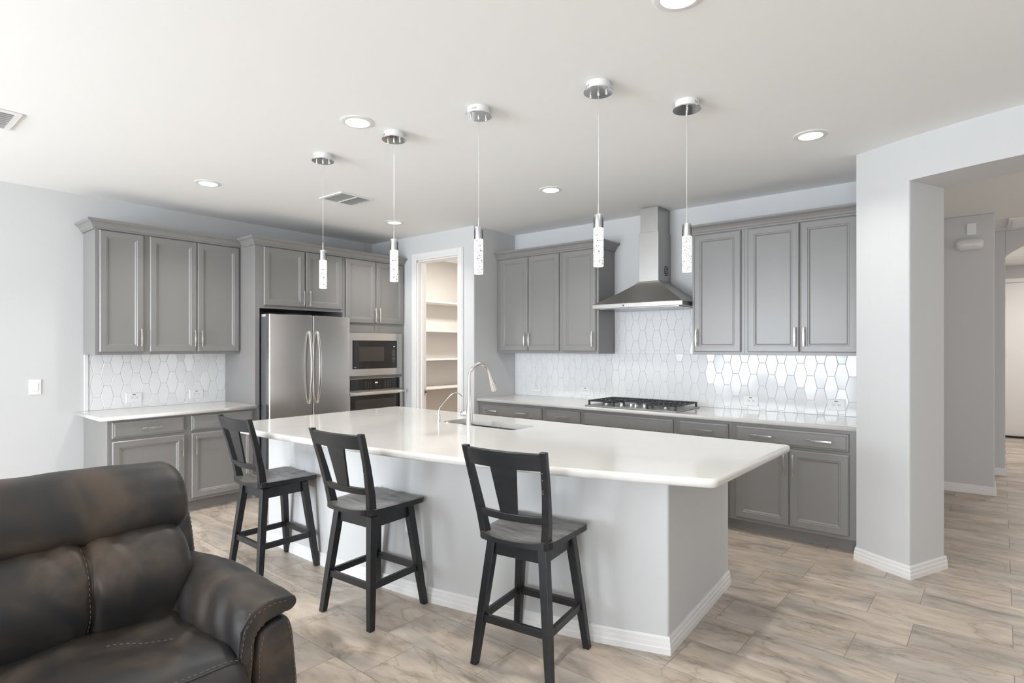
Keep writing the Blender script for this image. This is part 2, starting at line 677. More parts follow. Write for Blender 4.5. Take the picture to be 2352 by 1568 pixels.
def baseboard(name, pts, z=0.085, th=0.016, mat=None, parent=None, closed=False):
    """moulded skirting along a polyline, room side is to the right of the direction"""
    prof = [(0, 0), (th, 0), (th, z * 0.34), (th * 0.86, z * 0.40), (th * 0.86, z * 0.62), (th * 0.62, z * 0.68), (th * 0.62, z * 0.88), (th * 0.35, z), (0, z)]
    rs = []
    n = len(pts)
    for i, p in enumerate(pts):
        p = Vector(p)
        d0 = (p - Vector(pts[i - 1])).normalized() if i > 0 else None
        d1 = (Vector(pts[i + 1]) - p).normalized() if i < n - 1 else None
        if d0 is None: d0 = d1
        if d1 is None: d1 = d0
        n0 = Vector((d0.y, -d0.x)); n1 = Vector((d1.y, -d1.x))
        m = (n0 + n1).normalized()
        k = 1 / max(0.3, m.dot(n0))
        rs.append([(p.x + m.x * k * a, p.y + m.y * k * a, b) for a, b in prof])
    return MB().rings(rs).build(name, M['trim'], parent)


struct(baseboard('baseboard_column', [(5.447, -0.66)] + front + [jb, (5.75, -0.25)]))
struct(baseboard('baseboard_left', [(0.001, -9.5), (0.001, -3.83)]))

# hallway
mb = MB()
mb.box((5.45, 2.1, 0), (6.243, 3.33, H))       # block with the chime wall
mb.box((5.30, 0.15, 0), (5.45, 2.1, H))
struct(mb.build('wall_hall_near', M['wall'], bevel=0.01))
mb = MB()
mb.box((5.45, 3.34, 0), (6.36, 3.75, H))
mb.box((7.9, 3.34, 0), (10.0, 3.75, H))
# arched header between
rs = []
for k in range(41):
    u = k / 40
    x = 6.36 + (7.9 - 6.36) * u
    z = 2.54 + 0.28 * (1 - (2 * u - 1) ** 2) ** 0.8
    z = min(z, 2.80)
    rs.append([(x, 3.34, z), (x, 3.75, z), (x, 3.75, H), (x, 3.34, H)])
mb.rings(rs)
struct(mb.build('wall_hall_arch', M['wall'], bevel=0.006))
mb = MB()
mb.box((5.9, 7.1, 0), (9.0, 7.3, H + 0.0))
mb.box((6.1, 3.75, 0), (6.2, 7.1, H))
mb.box((9.0, 3.75, 0), (9.1, 7.3, H))
struct(mb.build('wall_hall_far', M['wall']))
struct(MB().box((9.9, -1.0, 0), (10.0, 3.4, 0.7)).box((9.9, -1.0, 2.3), (10.0, 3.4, H)).box((9.9, 1.4, 0.7), (10.0, 3.4, 2.3)).box((9.9, -1.0, 0.7), (10.0, -0.2, 2.3)).build('wall_hall_right', M['wall']))
struct(baseboard('baseboard_hall', [(5.46, 2.10), (6.243, 2.10), (6.243, 3.34)]))
struct(baseboard('baseboard_hall_arch', [(6.244, 3.34), (6.36, 3.34), (6.36, 3.76)]))
# far door
mb = MB()
mb.box((6.38, 7.04, 0), (6.47, 7.10, 2.60)).box((7.40, 7.04, 0), (7.49, 7.10, 2.60)).box((6.38, 7.04, 2.53), (7.49, 7.10, 2.60))
d2 = struct(mb.build('door_2', M['trim'], bevel=0.003))
MB().box((6.475, 7.055, 0.03), (7.395, 7.095, 2.525)).build('door_leaf', M['trim'], d2)
MB().box((6.45, 7.00, 0.0), (7.42, 7.07, 0.028)).build('threshold', M['threshold'], d2)
mb = MB()
for z in (0.35, 1.3, 2.2):
    mb.box((6.462, 7.035, z), (6.476, 7.045, z + 0.10))
mb.build('hinge', M['nickel'], d2)
area('hall_fill', (7.1, 5.4, H - 0.03), (0, 0, 0), 0.5, 0.5, 38, (1.0, 0.93, 0.88))  # added fill lamp without a fixture, brightens the far hall

# ------------------------------------------------------------------ hall fittings
t = thing('wall_sconce', 'white opal half-round wall light on the hallway wall below a small plate', 'wall lamp', (6.045, 2.09, 2.52))
mb = MB()
rs = []
for k in range(17):
    u = -1 + 2 * k / 16
    x = 6.045 + u * 0.113
    e = max(0.02, 1 - abs(u) ** 7)
    ring = []
    for j in range(13):
        a = math.pi * j / 12
        ring.append((x, 2.095 - (0.02 + 0.060 * math.sin(a) * e ** 0.5), 2.515 + (0.030 + 0.028 * e) * math.cos(a)))
    ring += [(x, 2.097, 2.515 - 0.03), (x, 2.097, 2.515 + 0.03)]
    rs.append(ring)
mb.rings(rs, smooth=True).build('lamp_shade', M['sconce'], t)
MB().box((5.985, 2.085, 2.49), (6.105, 2.099, 2.54)).build('back_plate', M['white_plastic'], t)
o = MB().box((6.026, 2.088, 2.613), (6.099, 2.099, 2.733)).build('blank_wall_plate', M['white_plastic'], bevel=0.003)
tag(o, 'small white blank wall plate high on the hallway wall above the lamp', 'wall plate')
mb = MB().box((6.36, 2.50, H - 0.022), (6.75, 3.10, H - 0.001)).box((6.40, 2.56, H - 0.028), (6.71, 3.04, H - 0.022), 1)
t = thing('ceiling_grille', 'white ceiling grille over the hallway beside the arch', 'ceiling vent', (6.55, 2.8, H))
MB().box((6.36, 2.50, H - 0.022), (6.78, 3.12, H - 0.001)).build('frame', M['white_plastic'], t, bevel=0.004)
mb = MB()
for k in range(11):
    mb.box((6.40, 2.555 + k * 0.045, H - 0.030), (6.74, 2.575 + k * 0.045, H - 0.022))
mb.build('louver', M['white_plastic'], t)

# ------------------------------------------------------------------ backsplash tiles
def clip(poly, a, b, c):
    """keep a*x+b*y<=c"""
    out = []
    for i in range(len(poly)):
        p, q = poly[i], poly[(i + 1) % len(poly)]
        dp, dq = a * p[0] + b * p[1] - c, a * q[0] + b * q[1] - c
        if dp <= 0:
            out.append(p)
        if (dp < 0 < dq) or (dq < 0 < dp):
            u = dp / (dp - dq)
            out.append((p[0] + (q[0] - p[0]) * u, p[1] + (q[1] - p[1]) * u))
    return out


def tiles(mb, rects, cx, czz, f_n=0.0075, p=0.1537, h=0.2055, w1=0.050):
    g = 0.0013
    for (r0, r1, z0, z1) in rects:
        i0, i1 = int((r0 - cx) / p) - 2, int((r1 - cx) / p) + 3
        j0, j1 = int((z0 - czz) / h) - 2, int((z1 - czz) / h) + 3
        for sub in (0, 1):
            for i in range(i0, i1):
                for j in range(j0, j1):
                    x = cx + (i + .5 * sub) * p
                    z = czz + (j + .5 + .5 * sub) * h
                    W = (p - w1) / 2 - g * 1.03
                    w = w1 / 2 - g * 0.6
                    hh = h / 2 - g
                    poly = [(x - w, z - hh), (x + w, z - hh), (x + W, z), (x + w, z + hh), (x - w, z + hh), (x - W, z)]
                    for (a, b, c) in ((1, 0, r1), (-1, 0, -r0), (0, 1, z1), (0, -1, -z0)):
                        if poly:
                            poly = clip(poly, a, b, c)
                    pp = []
                    for q in poly:
                        if not pp or (abs(q[0] - pp[-1][0]) + abs(q[1] - pp[-1][1])) > 1e-5:
                            pp.append(q)
                    if len(pp) < 3:
                        continue
                    cxx = sum(q[0] for q in pp) / len(pp)
                    czc = sum(q[1] for q in pp) / len(pp)
                    if len(pp) == 3 and abs((pp[1][0]-pp[0][0])*(pp[2][1]-pp[0][1])-(pp[2][0]-pp[0][0])*(pp[1][1]-pp[0][1])) < 2e-5:
                        continue
                    tx, tz = random.gauss(0, 0.017), random.gauss(0, 0.010)

                    def hn(q, k):
                        return f_n + k + tx * (q[0] - cxx) + tz * (q[1] - czc)
                    rs = [[(q[0], q[1], 0.003) for q in pp], [(q[0], q[1], hn(q, -0.0012)) for q in pp]]
                    sh = []
                    for q in pp:
                        d = Vector((q[0] - cxx, q[1] - czc))
                        l = d.length
                        d = d * ((l - 0.003) / l) if l > 0.006 else d * .5
                        sh.append((cxx + d.x, czc + d.y))
                    rs.append([(q[0], q[1], hn(q, 0)) for q in sh])
                    mb.rings(rs, 0, cap0=False)


# left backsplash
YL0, YL1 = -3.806, -2.571
UZ = 1.412
tl = thing('tile_backsplash', 'white elongated hexagon tile backsplash between left worktop and left wall cabinets', 'backsplash', (0, -3.2, CZ))
MB(FL).box((YL0 + 0.02, CZ, 0.0005), (YL1, UZ, 0.0042)).build('grout', M['grout'], tl)
mb = MB(FL)
tiles(mb, [(YL0 + 0.035, YL1 - 0.001, CZ + 0.002, UZ - 0.002)], -3.480, 1.3395 - 0.2055 * 3)
mb.build('tiles', M['tile'], tl)
MB(FL).box((YL0, CZ, 0.0005), (YL0 + 0.032, UZ, 0.012)).build('edge_trim', M['tile'], tl, bevel=0.004, seg=3)
# right backsplash
tr = thing('tile_backsplash', 'white elongated hexagon tile backsplash along the range wall behind the cooktop', 'backsplash', (3.6, 0, CZ))
HB = 1.845
mb = MB(FR)
mb.box((XP + 0.002, CZ, 0.0005), (5.446, UZ, 0.0042)).box((3.157, UZ, 0.0005), (4.125, HB, 0.0042))
mb.build('grout', M['grout'], tr)
mb = MB(FR)
tiles(mb, [(XP + 0.003, 5.445, CZ + 0.002, UZ - 0.002), (3.159, 4.123, UZ, HB)], 4.3225, 1.3395 - 0.2055 * 3)
mb.build('tiles', M['tile'], tr)


# ------------------------------------------------------------------ outlets and switches
def outlet(name, F, s, z, label, group=None, wide=0.132, high=0.092, nb=0.0080):
    base = F((s, z, nb))
    t = thing(name, label, 'outlet', base, group)
    MB(F).panel(s - wide / 2, s + wide / 2, z - high / 2, z + high / 2, [(0, nb + 0.002), (0.004, nb + 0.0055)], nb).build('cover_plate', M['white_plastic'], t)
    for c in (-0.019, 0.019):
        mb = MB(F).box((s + c - 0.0165, z - 0.0175, nb + 0.004), (s + c + 0.0165, z + 0.0175, nb + 0.0075))
        mb.box((s + c - 0.007, z + 0.005, nb + 0.0074), (s + c + 0.002, z + 0.0075, nb + 0.0080), 1)
        mb.box((s + c - 0.007, z - 0.0075, nb + 0.0074), (s + c + 0.002, z - 0.005, nb + 0.0080), 1)
        mb.box((s + c + 0.007, z - 0.0025, nb + 0.0074), (s + c + 0.012, z + 0.0025, nb + 0.0080), 1)
        mb.build('socket', [M['white_plastic'], M['slot']], t)
    MB(F).box((s - 0.013, z + 0.025, nb + 0.0054), (s + 0.012, z + 0.031, nb + 0.006)).build('marking', M['slot'], t)
    return t


outlet('wall_outlet', FL, -3.425, 1.008, 'white outlet on the left backsplash nearer the bare wall', 'backsplash outlets')
outlet('wall_outlet', FL, -2.876, 1.008, 'white outlet on the left backsplash nearer the refrigerator', 'backsplash outlets')
outlet('wall_outlet', FR, 2.135, 1.003, 'white outlet on the range wall backsplash nearest the pantry', 'backsplash outlets')
outlet('wall_outlet', FR, 2.80, 1.003, 'white outlet on the range wall backsplash just left of the cooktop', 'backsplash outlets')
outlet('wall_outlet', FR, 4.53, 0.998, 'white outlet on the range wall backsplash just right of the cooktop', 'backsplash outlets')
outlet('wall_outlet', FR, 5.205, 1.004, 'white outlet on the range wall backsplash nearest the white column', 'backsplash outlets')

t = thing('light_switch', 'white rocker light switch on the bare left wall', 'switch', (0, -4.142, 1.145))
MB(FL).panel(-4.183, -4.101, 1.080, 1.208, [(0, 0.004), (0.004, 0.007)], 0.0005).build('cover_plate', M['white_plastic'], t)
MB(FL).panel(-4.160, -4.124, 1.108, 1.178, [(0, 0.008), (0.002, 0.011)], 0.006).build('rocker', M['white_plastic'], t)

# ------------------------------------------------------------------ cabinets
DOOR = [(0, 0.014), (0.007, 0.020), (0.050, 0.020), (0.054, 0.0165), (0.060, 0.0165), (0.070, 0.0085), (0.0745, 0.0085)]
DRAW = [(0, 0.010), (0.004, 0.014), (0.014, 0.016), (0.020, 0.020)]


def handle(F, parent, s, z, n, L=0.155, vert=True, nm='handle'):
    mb = MB(F)
    pts = []
    for k in range(9):
        u = -1 + k / 4
        bow = 0.030 + 0.007 * (1 - u * u)
        pts.append((s, z + u * L / 2, n + bow) if vert else (s + u * L / 2, z, n + bow))
    # flat arched bar
    rs = []
    for (a, b, c) in pts:
        if vert:
            rs.append([(a - 0.006, b, c - 0.003), (a + 0.006, b, c - 0.003), (a + 0.006, b, c + 0.003), (a - 0.006, b, c + 0.003)])
        else:
            rs.append([(a, b - 0.006, c - 0.003), (a, b + 0.006, c - 0.003), (a, b + 0.006, c + 0.003), (a, b - 0.006, c + 0.003)])
    mb.rings(rs)
    for u in (-0.62, 0.62):
        c = (s, z + u * L / 2) if vert else (s + u * L / 2, z)
        mb.box((c[0] - 0.004, c[1] - 0.004, n - 0.001), (c[0] + 0.004, c[1] + 0.004, n + 0.033))
    return mb.build(nm, M['nickel'], parent, bevel=0.0012)


def door(F, t, s0, s1, z0, z1, n, hs=None, hz=None, hl=0.155):
    d = MB(F).panel(s0, s1, z0, z1, [(a, n + b) for a, b in DOOR], n + 0.001).build('door', M['cabinet'], t)
    if hs is not None:
        handle(F, d, hs, hz, n + 0.020, hl, True)
    return d


def drawer(F, t, s0, s1, z0, z1, n, hs=(), hl=0.155):
    d = MB(F).panel(s0, s1, z0, z1, [(a, n + b) for a, b in DRAW], n + 0.001).build('drawer', M['cabinet'], t)
    for h in hs:
        handle(F, d, h, (z0 + z1) / 2 + 0.002, n + 0.020, hl, False)
    return d


UN = 0.330     # depth of the wall units
BN = 0.640     # depth of the base units


def body(F, t, s0, s1, z0, z1, n0, n1, toe=False):
    mb = MB(F)
    if toe:
        mb.box((s0, 0.10, n0), (s1, z1, n1))
        mb.box((s0, 0.0, n0), (s1, 0.10, n1 - 0.075))
    else:
        mb.box((s0, z0, n0), (s1, z1, n1))
    return mb.build('body', M['cabinet'], t, bevel=0.0015)


UT = 2.50
# --- left wall units
t = thing('wall_cabinet', 'grey single-door wall cabinet above the left worktop, next to the bare wall', 'cabinet', FL((-3.62, UZ, 0)), 'grey wall cabinets')
body(FL, t, YL0 - 0.006, -3.428, UZ, UT, 0.002, UN)
door(FL, t, -3.783, -3.452, 1.436, 2.472, UN, -3.480, 1.560)
t = thing('wall_cabinet', 'grey double-door wall cabinet above the left worktop, beside the refrigerator surround', 'cabinet', FL((-3.0, UZ, 0)), 'grey wall cabinets')
body(FL, t, -3.428, YL1 - 0.019, UZ, UT, 0.002, UN)
door(FL, t, -3.404, -3.006, 1.436, 2.472, UN, -3.034, 1.560)
door(FL, t, -3.000, -2.606, 1.436, 2.472, UN, -2.972, 1.560)

# --- left base units
t = thing('base_cabinet', 'grey base cabinet under the left worktop, next to the bare wall and behind the sofa', 'cabinet', FL((-3.5, 0, 0)), 'grey base cabinets')
body(FL, t, YL0 - 0.004, -3.204, 0, CZ - 0.0345, 0.002, BN, True)
drawer(FL, t, -3.780, -3.232, 0.728, 0.864, BN, (-3.495,))
door(FL, t, -3.780, -3.232, 0.125, 0.706, BN, -3.258, 0.60, 0.165)
t = thing('base_cabinet', 'grey base cabinet under the left worktop, beside the refrigerator surround', 'cabinet', FL((-2.9, 0, 0)), 'grey base cabinets')
body(FL, t, -3.204, YL1 - 0.019, 0, CZ - 0.0345, 0.002, BN, True)
drawer(FL, t, -3.175, -2.615, 0.728, 0.864, BN, (-2.90,))
door(FL, t, -3.175, -2.615, 0.125, 0.706, BN, -3.148, 0.60, 0.165)

# --- tall surround: fridge opening with cabinet over it
t = thing('refrigerator_cabinet', 'tall grey surround with a double-door cabinet above the steel refrigerator', 'cabinet', FL((-2.08, 0, 0)))
FD = 0.62
MB(FL).box((YL1 - 0.019, 0, 0.002), (YL1, UT, FD)).build('side_panel', M['cabinet'], t, bevel=0.001)
MB(FL).box((-1.590, 0, 0.002), (-1.571, UT, FD)).build('side_panel', M['cabinet'], t, bevel=0.001)
MB(FL).box((YL1, 1.868, 0.002), (-1.590, UT, FD)).build('body', M['cabinet'], t, bevel=0.001)
MB(FL).box((YL1 - 0.019, 0, FD), (-2.545, UT, FD + 0.019)).box((-2.545, 1.862, FD), (-1.600, UT, FD + 0.019)).box((-1.600, 0, FD), (-1.571, UT, FD + 0.019)).build('face_frame', M['cabinet'], t, bevel=0.001)
door(FL, t, -2.506, -2.066, 1.892, 2.472, FD + 0.019, -2.093, 1.985, 0.155)
door(FL, t, -2.052, -1.616, 1.892, 2.472, FD + 0.019, -2.024, 1.985, 0.155)

# --- tall oven cabinet
t = thing('oven_cabinet', 'tall grey cabinet holding the microwave and wall oven, with two doors on top', 'cabinet', FL((-1.14, 0, 0)))
mb = MB(FL)
mb.box((-1.570, 1.70, 0.002), (YP - 0.001, UT, FD + 0.019))
mb.box((-1.570, 0, 0.002), (-1.535, 1.70, FD + 0.019))
mb.box((-0.760, 0, 0.002), (YP - 0.001, 1.70, FD + 0.019))
mb.box((-1.535, 0.10, 0.002), (-0.760, 0.42, FD + 0.019))
mb.box((-1.535, 1.643, 0.002), (-0.760, 1.70, FD + 0.019))
mb.box((-1.535, 1.122, 0.002), (-0.760, 1.150, FD + 0.019))
mb.box((-1.535, 0.42, 0.002), (-0.760, 1.64, 0.03))
mb.build('body', M['cabinet'], t, bevel=0.001)
door(FL, t, -1.563, -1.158, 1.752, 2.472, FD + 0.019, -1.184, 1.850, 0.165)
door(FL, t, -1.150, -0.744, 1.752, 2.472, FD + 0.019, -1.122, 1.850, 0.165)
drawer(FL, t, -1.55, -0.745, 0.14, 0.40, FD + 0.019, (-1.15,))

# --- crown mouldings
CROWN = [(0.0, 0.0), (0.012, 0.0), (0.012, 0.012), (0.020, 0.018), (0.026, 0.032), (0.040, 0.050), (0.056, 0.060), (0.062, 0.066), (0.062, 0.080), (0.0, 0.080)]


def crown(name, pts, z, label):
    rs = []
    n = len(pts)
    for i, p in enumerate(pts):
        p = Vector(p)
        d0 = (p - Vector(pts[i - 1])).normalized() if i > 0 else None
        d1 = (Vector(pts[i + 1]) - p).normalized() if i < n - 1 else None
        if d0 is None: d0 = d1
        if d1 is None: d1 = d0
        n0 = Vector((d0.y, -d0.x)); n1 = Vector((d1.y, -d1.x))
        m = (n0 + n1).normalized()
        k = 1 / max(0.3, m.dot(n0))
        rs.append([(p.x + m.x * k * a, p.y + m.y * k * a, z + b) for a, b in CROWN])
    o = MB().rings(rs).build(name, M['cabinet'])
    return tag(o, label, 'crown moulding', 'crown mouldings')


CRZ = 2.478
crown('crown_moulding', [(0.002, YL0 - 0.008), (UN + 0.002, YL0 - 0.008), (UN + 0.002, YL1 - 0.022)], CRZ, 'grey crown moulding on top of the wall cabinets above the left worktop')
crown('crown_moulding', [(UN + 0.07, YL1 - 0.021), (FD + 0.021, YL1 - 0.021), (FD + 0.021, YP - 0.002)], CRZ, 'grey crown moulding over the refrigerator and oven cabinets')
crown('crown_moulding', [(XP + 0.002, -UN - 0.002), (3.157, -UN - 0.002), (3.157, -0.002)], CRZ, 'grey crown moulding on the wall cabinets left of the range hood')
crown('crown_moulding', [(4.120, -0.002), (4.120, -UN - 0.002), (5.444, -UN - 0.002)], CRZ, 'grey crown moulding on the wall cabinets right of the range hood')

# --- range wall units
t = thing('wall_cabinet', 'grey double-door wall cabinet on the range wall beside the pantry corner', 'cabinet', FR((2.26, UZ, 0)), 'grey wall cabinets')
body(FR, t, XP + 0.002, 2.706, UZ, UT, 0.002, UN)
door(FR, t, 1.868, 2.268, 1.436, 2.472, UN, 2.240, 1.560)
door(FR, t, 2.276, 2.682, 1.436, 2.472, UN, 2.304, 1.560)
t = thing('wall_cabinet', 'grey single-door wall cabinet immediately left of the range hood', 'cabinet', FR((2.93, UZ, 0)), 'grey wall cabinets')
body(FR, t, 2.706, 3.155, UZ, UT, 0.002, UN)
door(FR, t, 2.728, 3.130, 1.436, 2.472, UN, 3.102, 1.560)
t = thing('wall_cabinet', 'grey single-door wall cabinet immediately right of the range hood', 'cabinet', FR((4.35, UZ, 0)), 'grey wall cabinets')
body(FR, t, 4.122, 4.575, UZ, UT, 0.002, UN)
door(FR, t, 4.145, 4.547, 1.436, 2.472, UN, 4.172, 1.560)
t = thing('wall_cabinet', 'grey double-door wall cabinet on the range wall beside the white column', 'cabinet', FR((5.0, UZ, 0)), 'grey wall cabinets')
body(FR, t, 4.575, 5.445, UZ, UT, 0.002, UN)
door(FR, t, 4.604, 5.000, 1.436, 2.472, UN, 4.972, 1.560)
door(FR, t, 5.010, 5.400, 1.436, 2.472, UN, 5.038, 1.560)

base_units = [
    (XP + 0.002, 2.706, 'grey base cabinet with a wide two-handle drawer in the pantry corner of the range wall', [(1.868, 2.682)], [(2.03, 2.43)], [(1.868, 2.268, 2.24), (2.276, 2.682, 2.304)]),
    (2.706, 3.160, 'narrow grey base cabinet with one drawer immediately left of the cooktop cabinet', [(2.736, 3.140)], [(2.945,)], [(2.736, 3.140, 3.11)]),
    (3.160, 4.100, 'grey base cabinet under the cooktop with a handleless panel', [(3.182, 4.078)], [()], [(3.182, 3.625, 3.597), (3.633, 4.078, 3.661)]),
    (4.100, 4.572, 'narrow grey base cabinet with one drawer immediately right of the cooktop cabinet', [(4.124, 4.545)], [(4.345,)], [(4.124, 4.545, 4.152)]),
    (4.572, 5.445, 'grey base cabinet with a wide two-handle drawer and two doors beside the white column', [(4.602, 5.392)], [(4.80, 5.205)], [(4.602, 4.994, 4.966), (5.002, 5.392, 5.030)]),
]
for (a, b, lab, dr, hs, ds) in base_units:
    t = thing('base_cabinet', lab, 'cabinet', FR(((a + b) / 2, 0, 0)), 'grey base cabinets')
    body(FR, t, a, b, 0, CZ - 0.0345, 0.002, BN, True)
    for (d, h) in zip(dr, hs):
        drawer(FR, t, d[0], d[1], 0.725, 0.855, BN, h, 0.165)
    for (d0, d1, h) in ds:
        door(FR, t, d0, d1, 0.125, 0.704, BN, h, 0.590, 0.165)


# ------------------------------------------------------------------ worktops
def slab(name, outline, z1, th, hole=None, r=0.016, rounded=()):
    """worktop with bullnose edge; outline is counter-clockwise, edges in `rounded` get the nose"""
    n = len(outline)
    me = bpy.data.meshes.new(name)
    bm = bmesh.new()

    def inset(d):
        out = []
        for i in range(n):
            p0, p1, p2 = Vector(outline[i - 1]), Vector(outline[i]), Vector(outline[(i + 1) % n])
            e0, e1 = (p1 - p0).normalized(), (p2 - p1).normalized()
            n0, n1 = Vector((-e0.y, e0.x)), Vector((-e1.y, e1.x))
            d0 = d if (i - 1) % n in rounded or not rounded else 0
            d1 = d if i in rounded or not rounded else 0
            cr = e0.x * e1.y - e0.y * e1.x
            if abs(cr) < 1e-4:
                out.append(p1 + n0 * max(d0, d1))
            else:
                a, b = p0 + n0 * d0, p1 + n1 * d1
                t_ = ((b.x - a.x) * e1.y - (b.y - a.y) * e1.x) / cr
                out.append(a + e0 * t_)
        return out
    prof = []
    for k in range(7):
        a = math.pi / 2 * (1 - k / 6)
        prof.append((r - r * math.cos(a), z1 - r + r * math.sin(a)))
    for k in range(1, 7):
        a = -math.pi / 2 * k / 6
        prof.append((r - r * math.cos(a), z1 - th + r + r * math.sin(a)))
    loops = []
    for d, z in prof:
        loops.append([bm.verts.new((p.x, p.y, z)) for p in inset(d)])
    for a, b in zip(loops[:-1], loops[1:]):
        for i in range(n):
            f = bm.faces.new((a[i], a[(i + 1) % n], b[(i + 1) % n], b[i]))
            f.smooth = True

    def cap(loop, z):
        es = []
        for i in range(n):
            e = bm.edges.get((loop[i], loop[(i + 1) % n]))
            es.append(e)
        hv = None
        if hole:
            hv = [bm.verts.new((p[0], p[1], z)) for p in hole]
            for i in range(len(hv)):
                es.append(bm.edges.new((hv[i], hv[(i + 1) % len(hv)])))
            bmesh.ops.triangle_fill(bm, edges=es, use_beauty=True)
        else:
            bm.faces.new(loop)
        return hv
    h1 = cap(loops[0], z1)
    h2 = cap(loops[-1], z1 - th)
    if hole:
        for i in range(len(h1)):
            j = (i + 1) % len(h1)
            bm.faces.new((h1[i], h1[j], h2[j], h2[i]))
    bmesh.ops.recalc_face_normals(bm, faces=bm.faces[:])
    bm.to_mesh(me)
    bm.free()
    me.materials.append(M['quartz'])
    o = bpy.data.objects.new(name, me)
    COL.objects.link(o)
    return o


o = slab('worktop', [(0.002, -3.872), (0.684, -3.872), (0.684, YL1 - 0.021), (0.002, YL1 - 0.021)], CZ, 0.034, r=0.012, rounded=(0, 1))
tag(o, 'white quartz worktop on the left base cabinets beside the refrigerator', 'worktop', 'white quartz worktops')
o = slab('worktop', [(XP + 0.002, -0.682), (5.445, -0.682), (5.445, -0.001), (XP + 0.002, -0.001)], CZ, 0.034, r=0.012, rounded=(0,))
tag(o, 'long white quartz worktop along the range wall under the cooktop', 'worktop', 'white quartz worktops')

# island
IZ = 0.906
kf = (1.4786 - IZ) / (1.4786 - 0.914)


def isl(x, y):
    return (6.0875 + (x - 6.0875) * kf, -5.3157 + (y + 5.3157) * kf)


front_pts = [(1.778, -3.424), (2.08, -3.435), (2.377, -3.425), (2.70, -3.410), (2.973, -3.388), (3.25, -3.362), (3.498, -3.331), (3.80, -3.287), (4.092, -3.230), (4.35, -3.173), (4.588, -3.110), (4.899, -3.010), (5.235, -2.890)]
ip = [isl(*p) for p in front_pts]


def smooth_corner(a, b, c, r, k=5):
    a, b, c = Vector(a), Vector(b), Vector(c)
    p, q = b + (a - b).normalized() * r, b + (c - b).normalized() * r
    return [tuple((1 - t) ** 2 * p + 2 * t * (1 - t) * b + t * t * q) for t in [i / k for i in range(k + 1)]]


BR, BL = isl(5.267, -1.742), isl(1.790, -1.776)
poly = smooth_corner(BL, ip[0], ip[1], 0.035) + ip[1:-1] + smooth_corner(ip[-2], ip[-1], BR, 0.035) + smooth_corner(ip[-1], BR, BL, 0.04) + smooth_corner(BR, BL, ip[0], 0.04)
SX0, SX1, SY0, SY1 = 2.91, 3.625, -2.275, -2.000
hole = []
for (cx_, cy_, a0) in ((SX1 - .05, SY1 - .05, 0), (SX0 + .05, SY1 - .05, 90), (SX0 + .05, SY0 + .05, 180), (SX1 - .05, SY0 + .05, 270)):
    for k in range(5):
        a = math.radians(a0 + k * 22.5)
        hole.append((cx_ + .05 * math.cos(a), cy_ + .05 * math.sin(a)))
o = slab('island_worktop', poly, IZ, 0.042, hole=hole, r=0.018)
tag(o, 'large curved white quartz island worktop behind the three bar stools', 'worktop', 'white quartz worktops')

# island base: painted curved knee wall with skirting, cabinets behind
bf = [(1.885, -3.110), (2.24, -3.132), (2.66, -3.128), (3.00, -3.110), (3.345, -3.078), (3.646, -3.044), (3.95, -2.984), (4.28, -2.912), (4.616, -2.822), (4.942, -2.712)]
bb = (4.892, -1.700)
t = thing('kitchen_island', 'curved kitchen island base painted light grey with white skirting, under the large worktop', 'kitchen island', (3.4, -2.6, 0))
wpoly = bf + [bb, (4.79, -1.72), (4.79, -2.60)] + [(p[0], p[1] + 0.12) for p in bf[::-1][1:-1]] + [(1.975, -2.985), (1.975, -1.72), (1.885, -1.72)]
MB().prism(wpoly, 0, IZ - 0.042).build('knee_wall', M['wall'], t, bevel=0.010, seg=3)
bpts = [(1.885, -1.75)] + bf + [bb]
baseboard('skirting', bpts, parent=t)
mb = MB().box((1.976, -2.50, 0.10), (2.86, -1.80, IZ - 0.043)).box((3.68, -2.50, 0.10), (4.789, -1.80, IZ - 0.043)).box((2.86, -1.82, 0.10), (3.68, -1.80, IZ - 0.043)).box((1.976, -2.50, 0), (4.789, -1.87, 0.10))
mb.build('cabinet_body', M['cabinet'], t)
mb = MB().box((3.055, -3.112 - 0.005, 0.44), (3.13, -3.085, 0.555))
# outlet plate on the curved knee wall between the two left stools
def curve_front(x):
    for a, b in zip(bf[:-1], bf[1:]):
        if a[0] <= x <= b[0]:
            u = (x - a[0]) / (b[0] - a[0])
            return a[1] + (b[1] - a[1]) * u
    return bf[-1][1]


xo = 3.47
yo = curve_front(xo)
t = thing('island_outlet', 'white outlet plate on the island knee wall behind the middle stool', 'outlet', (xo, yo, 0.43))
ang = math.atan2(curve_front(xo + .05) - curve_front(xo - .05), 0.1)
def FI(p):
    c, s_ = math.cos(ang), math.sin(ang)
    return (xo + p[0] * c + p[2] * s_, yo + p[0] * s_ - p[2] * c, 0.43 + p[1])
MB(FI).panel(-0.037, 0.037, -0.06, 0.06, [(0, 0.004), (0.004, 0.007)], 0.001).build('cover_plate', M['white_plastic'], t)
MB(FI).box((-0.017, -0.034, 0.005), (0.017, 0.034, 0.009)).build('socket', M['white_plastic'], t)

# sink
t = thing('double_sink', 'stainless steel double-bowl undermount sink in the island worktop', 'sink', ((SX0 + SX1) / 2, (SY0 + SY1) / 2, IZ - 0.2))


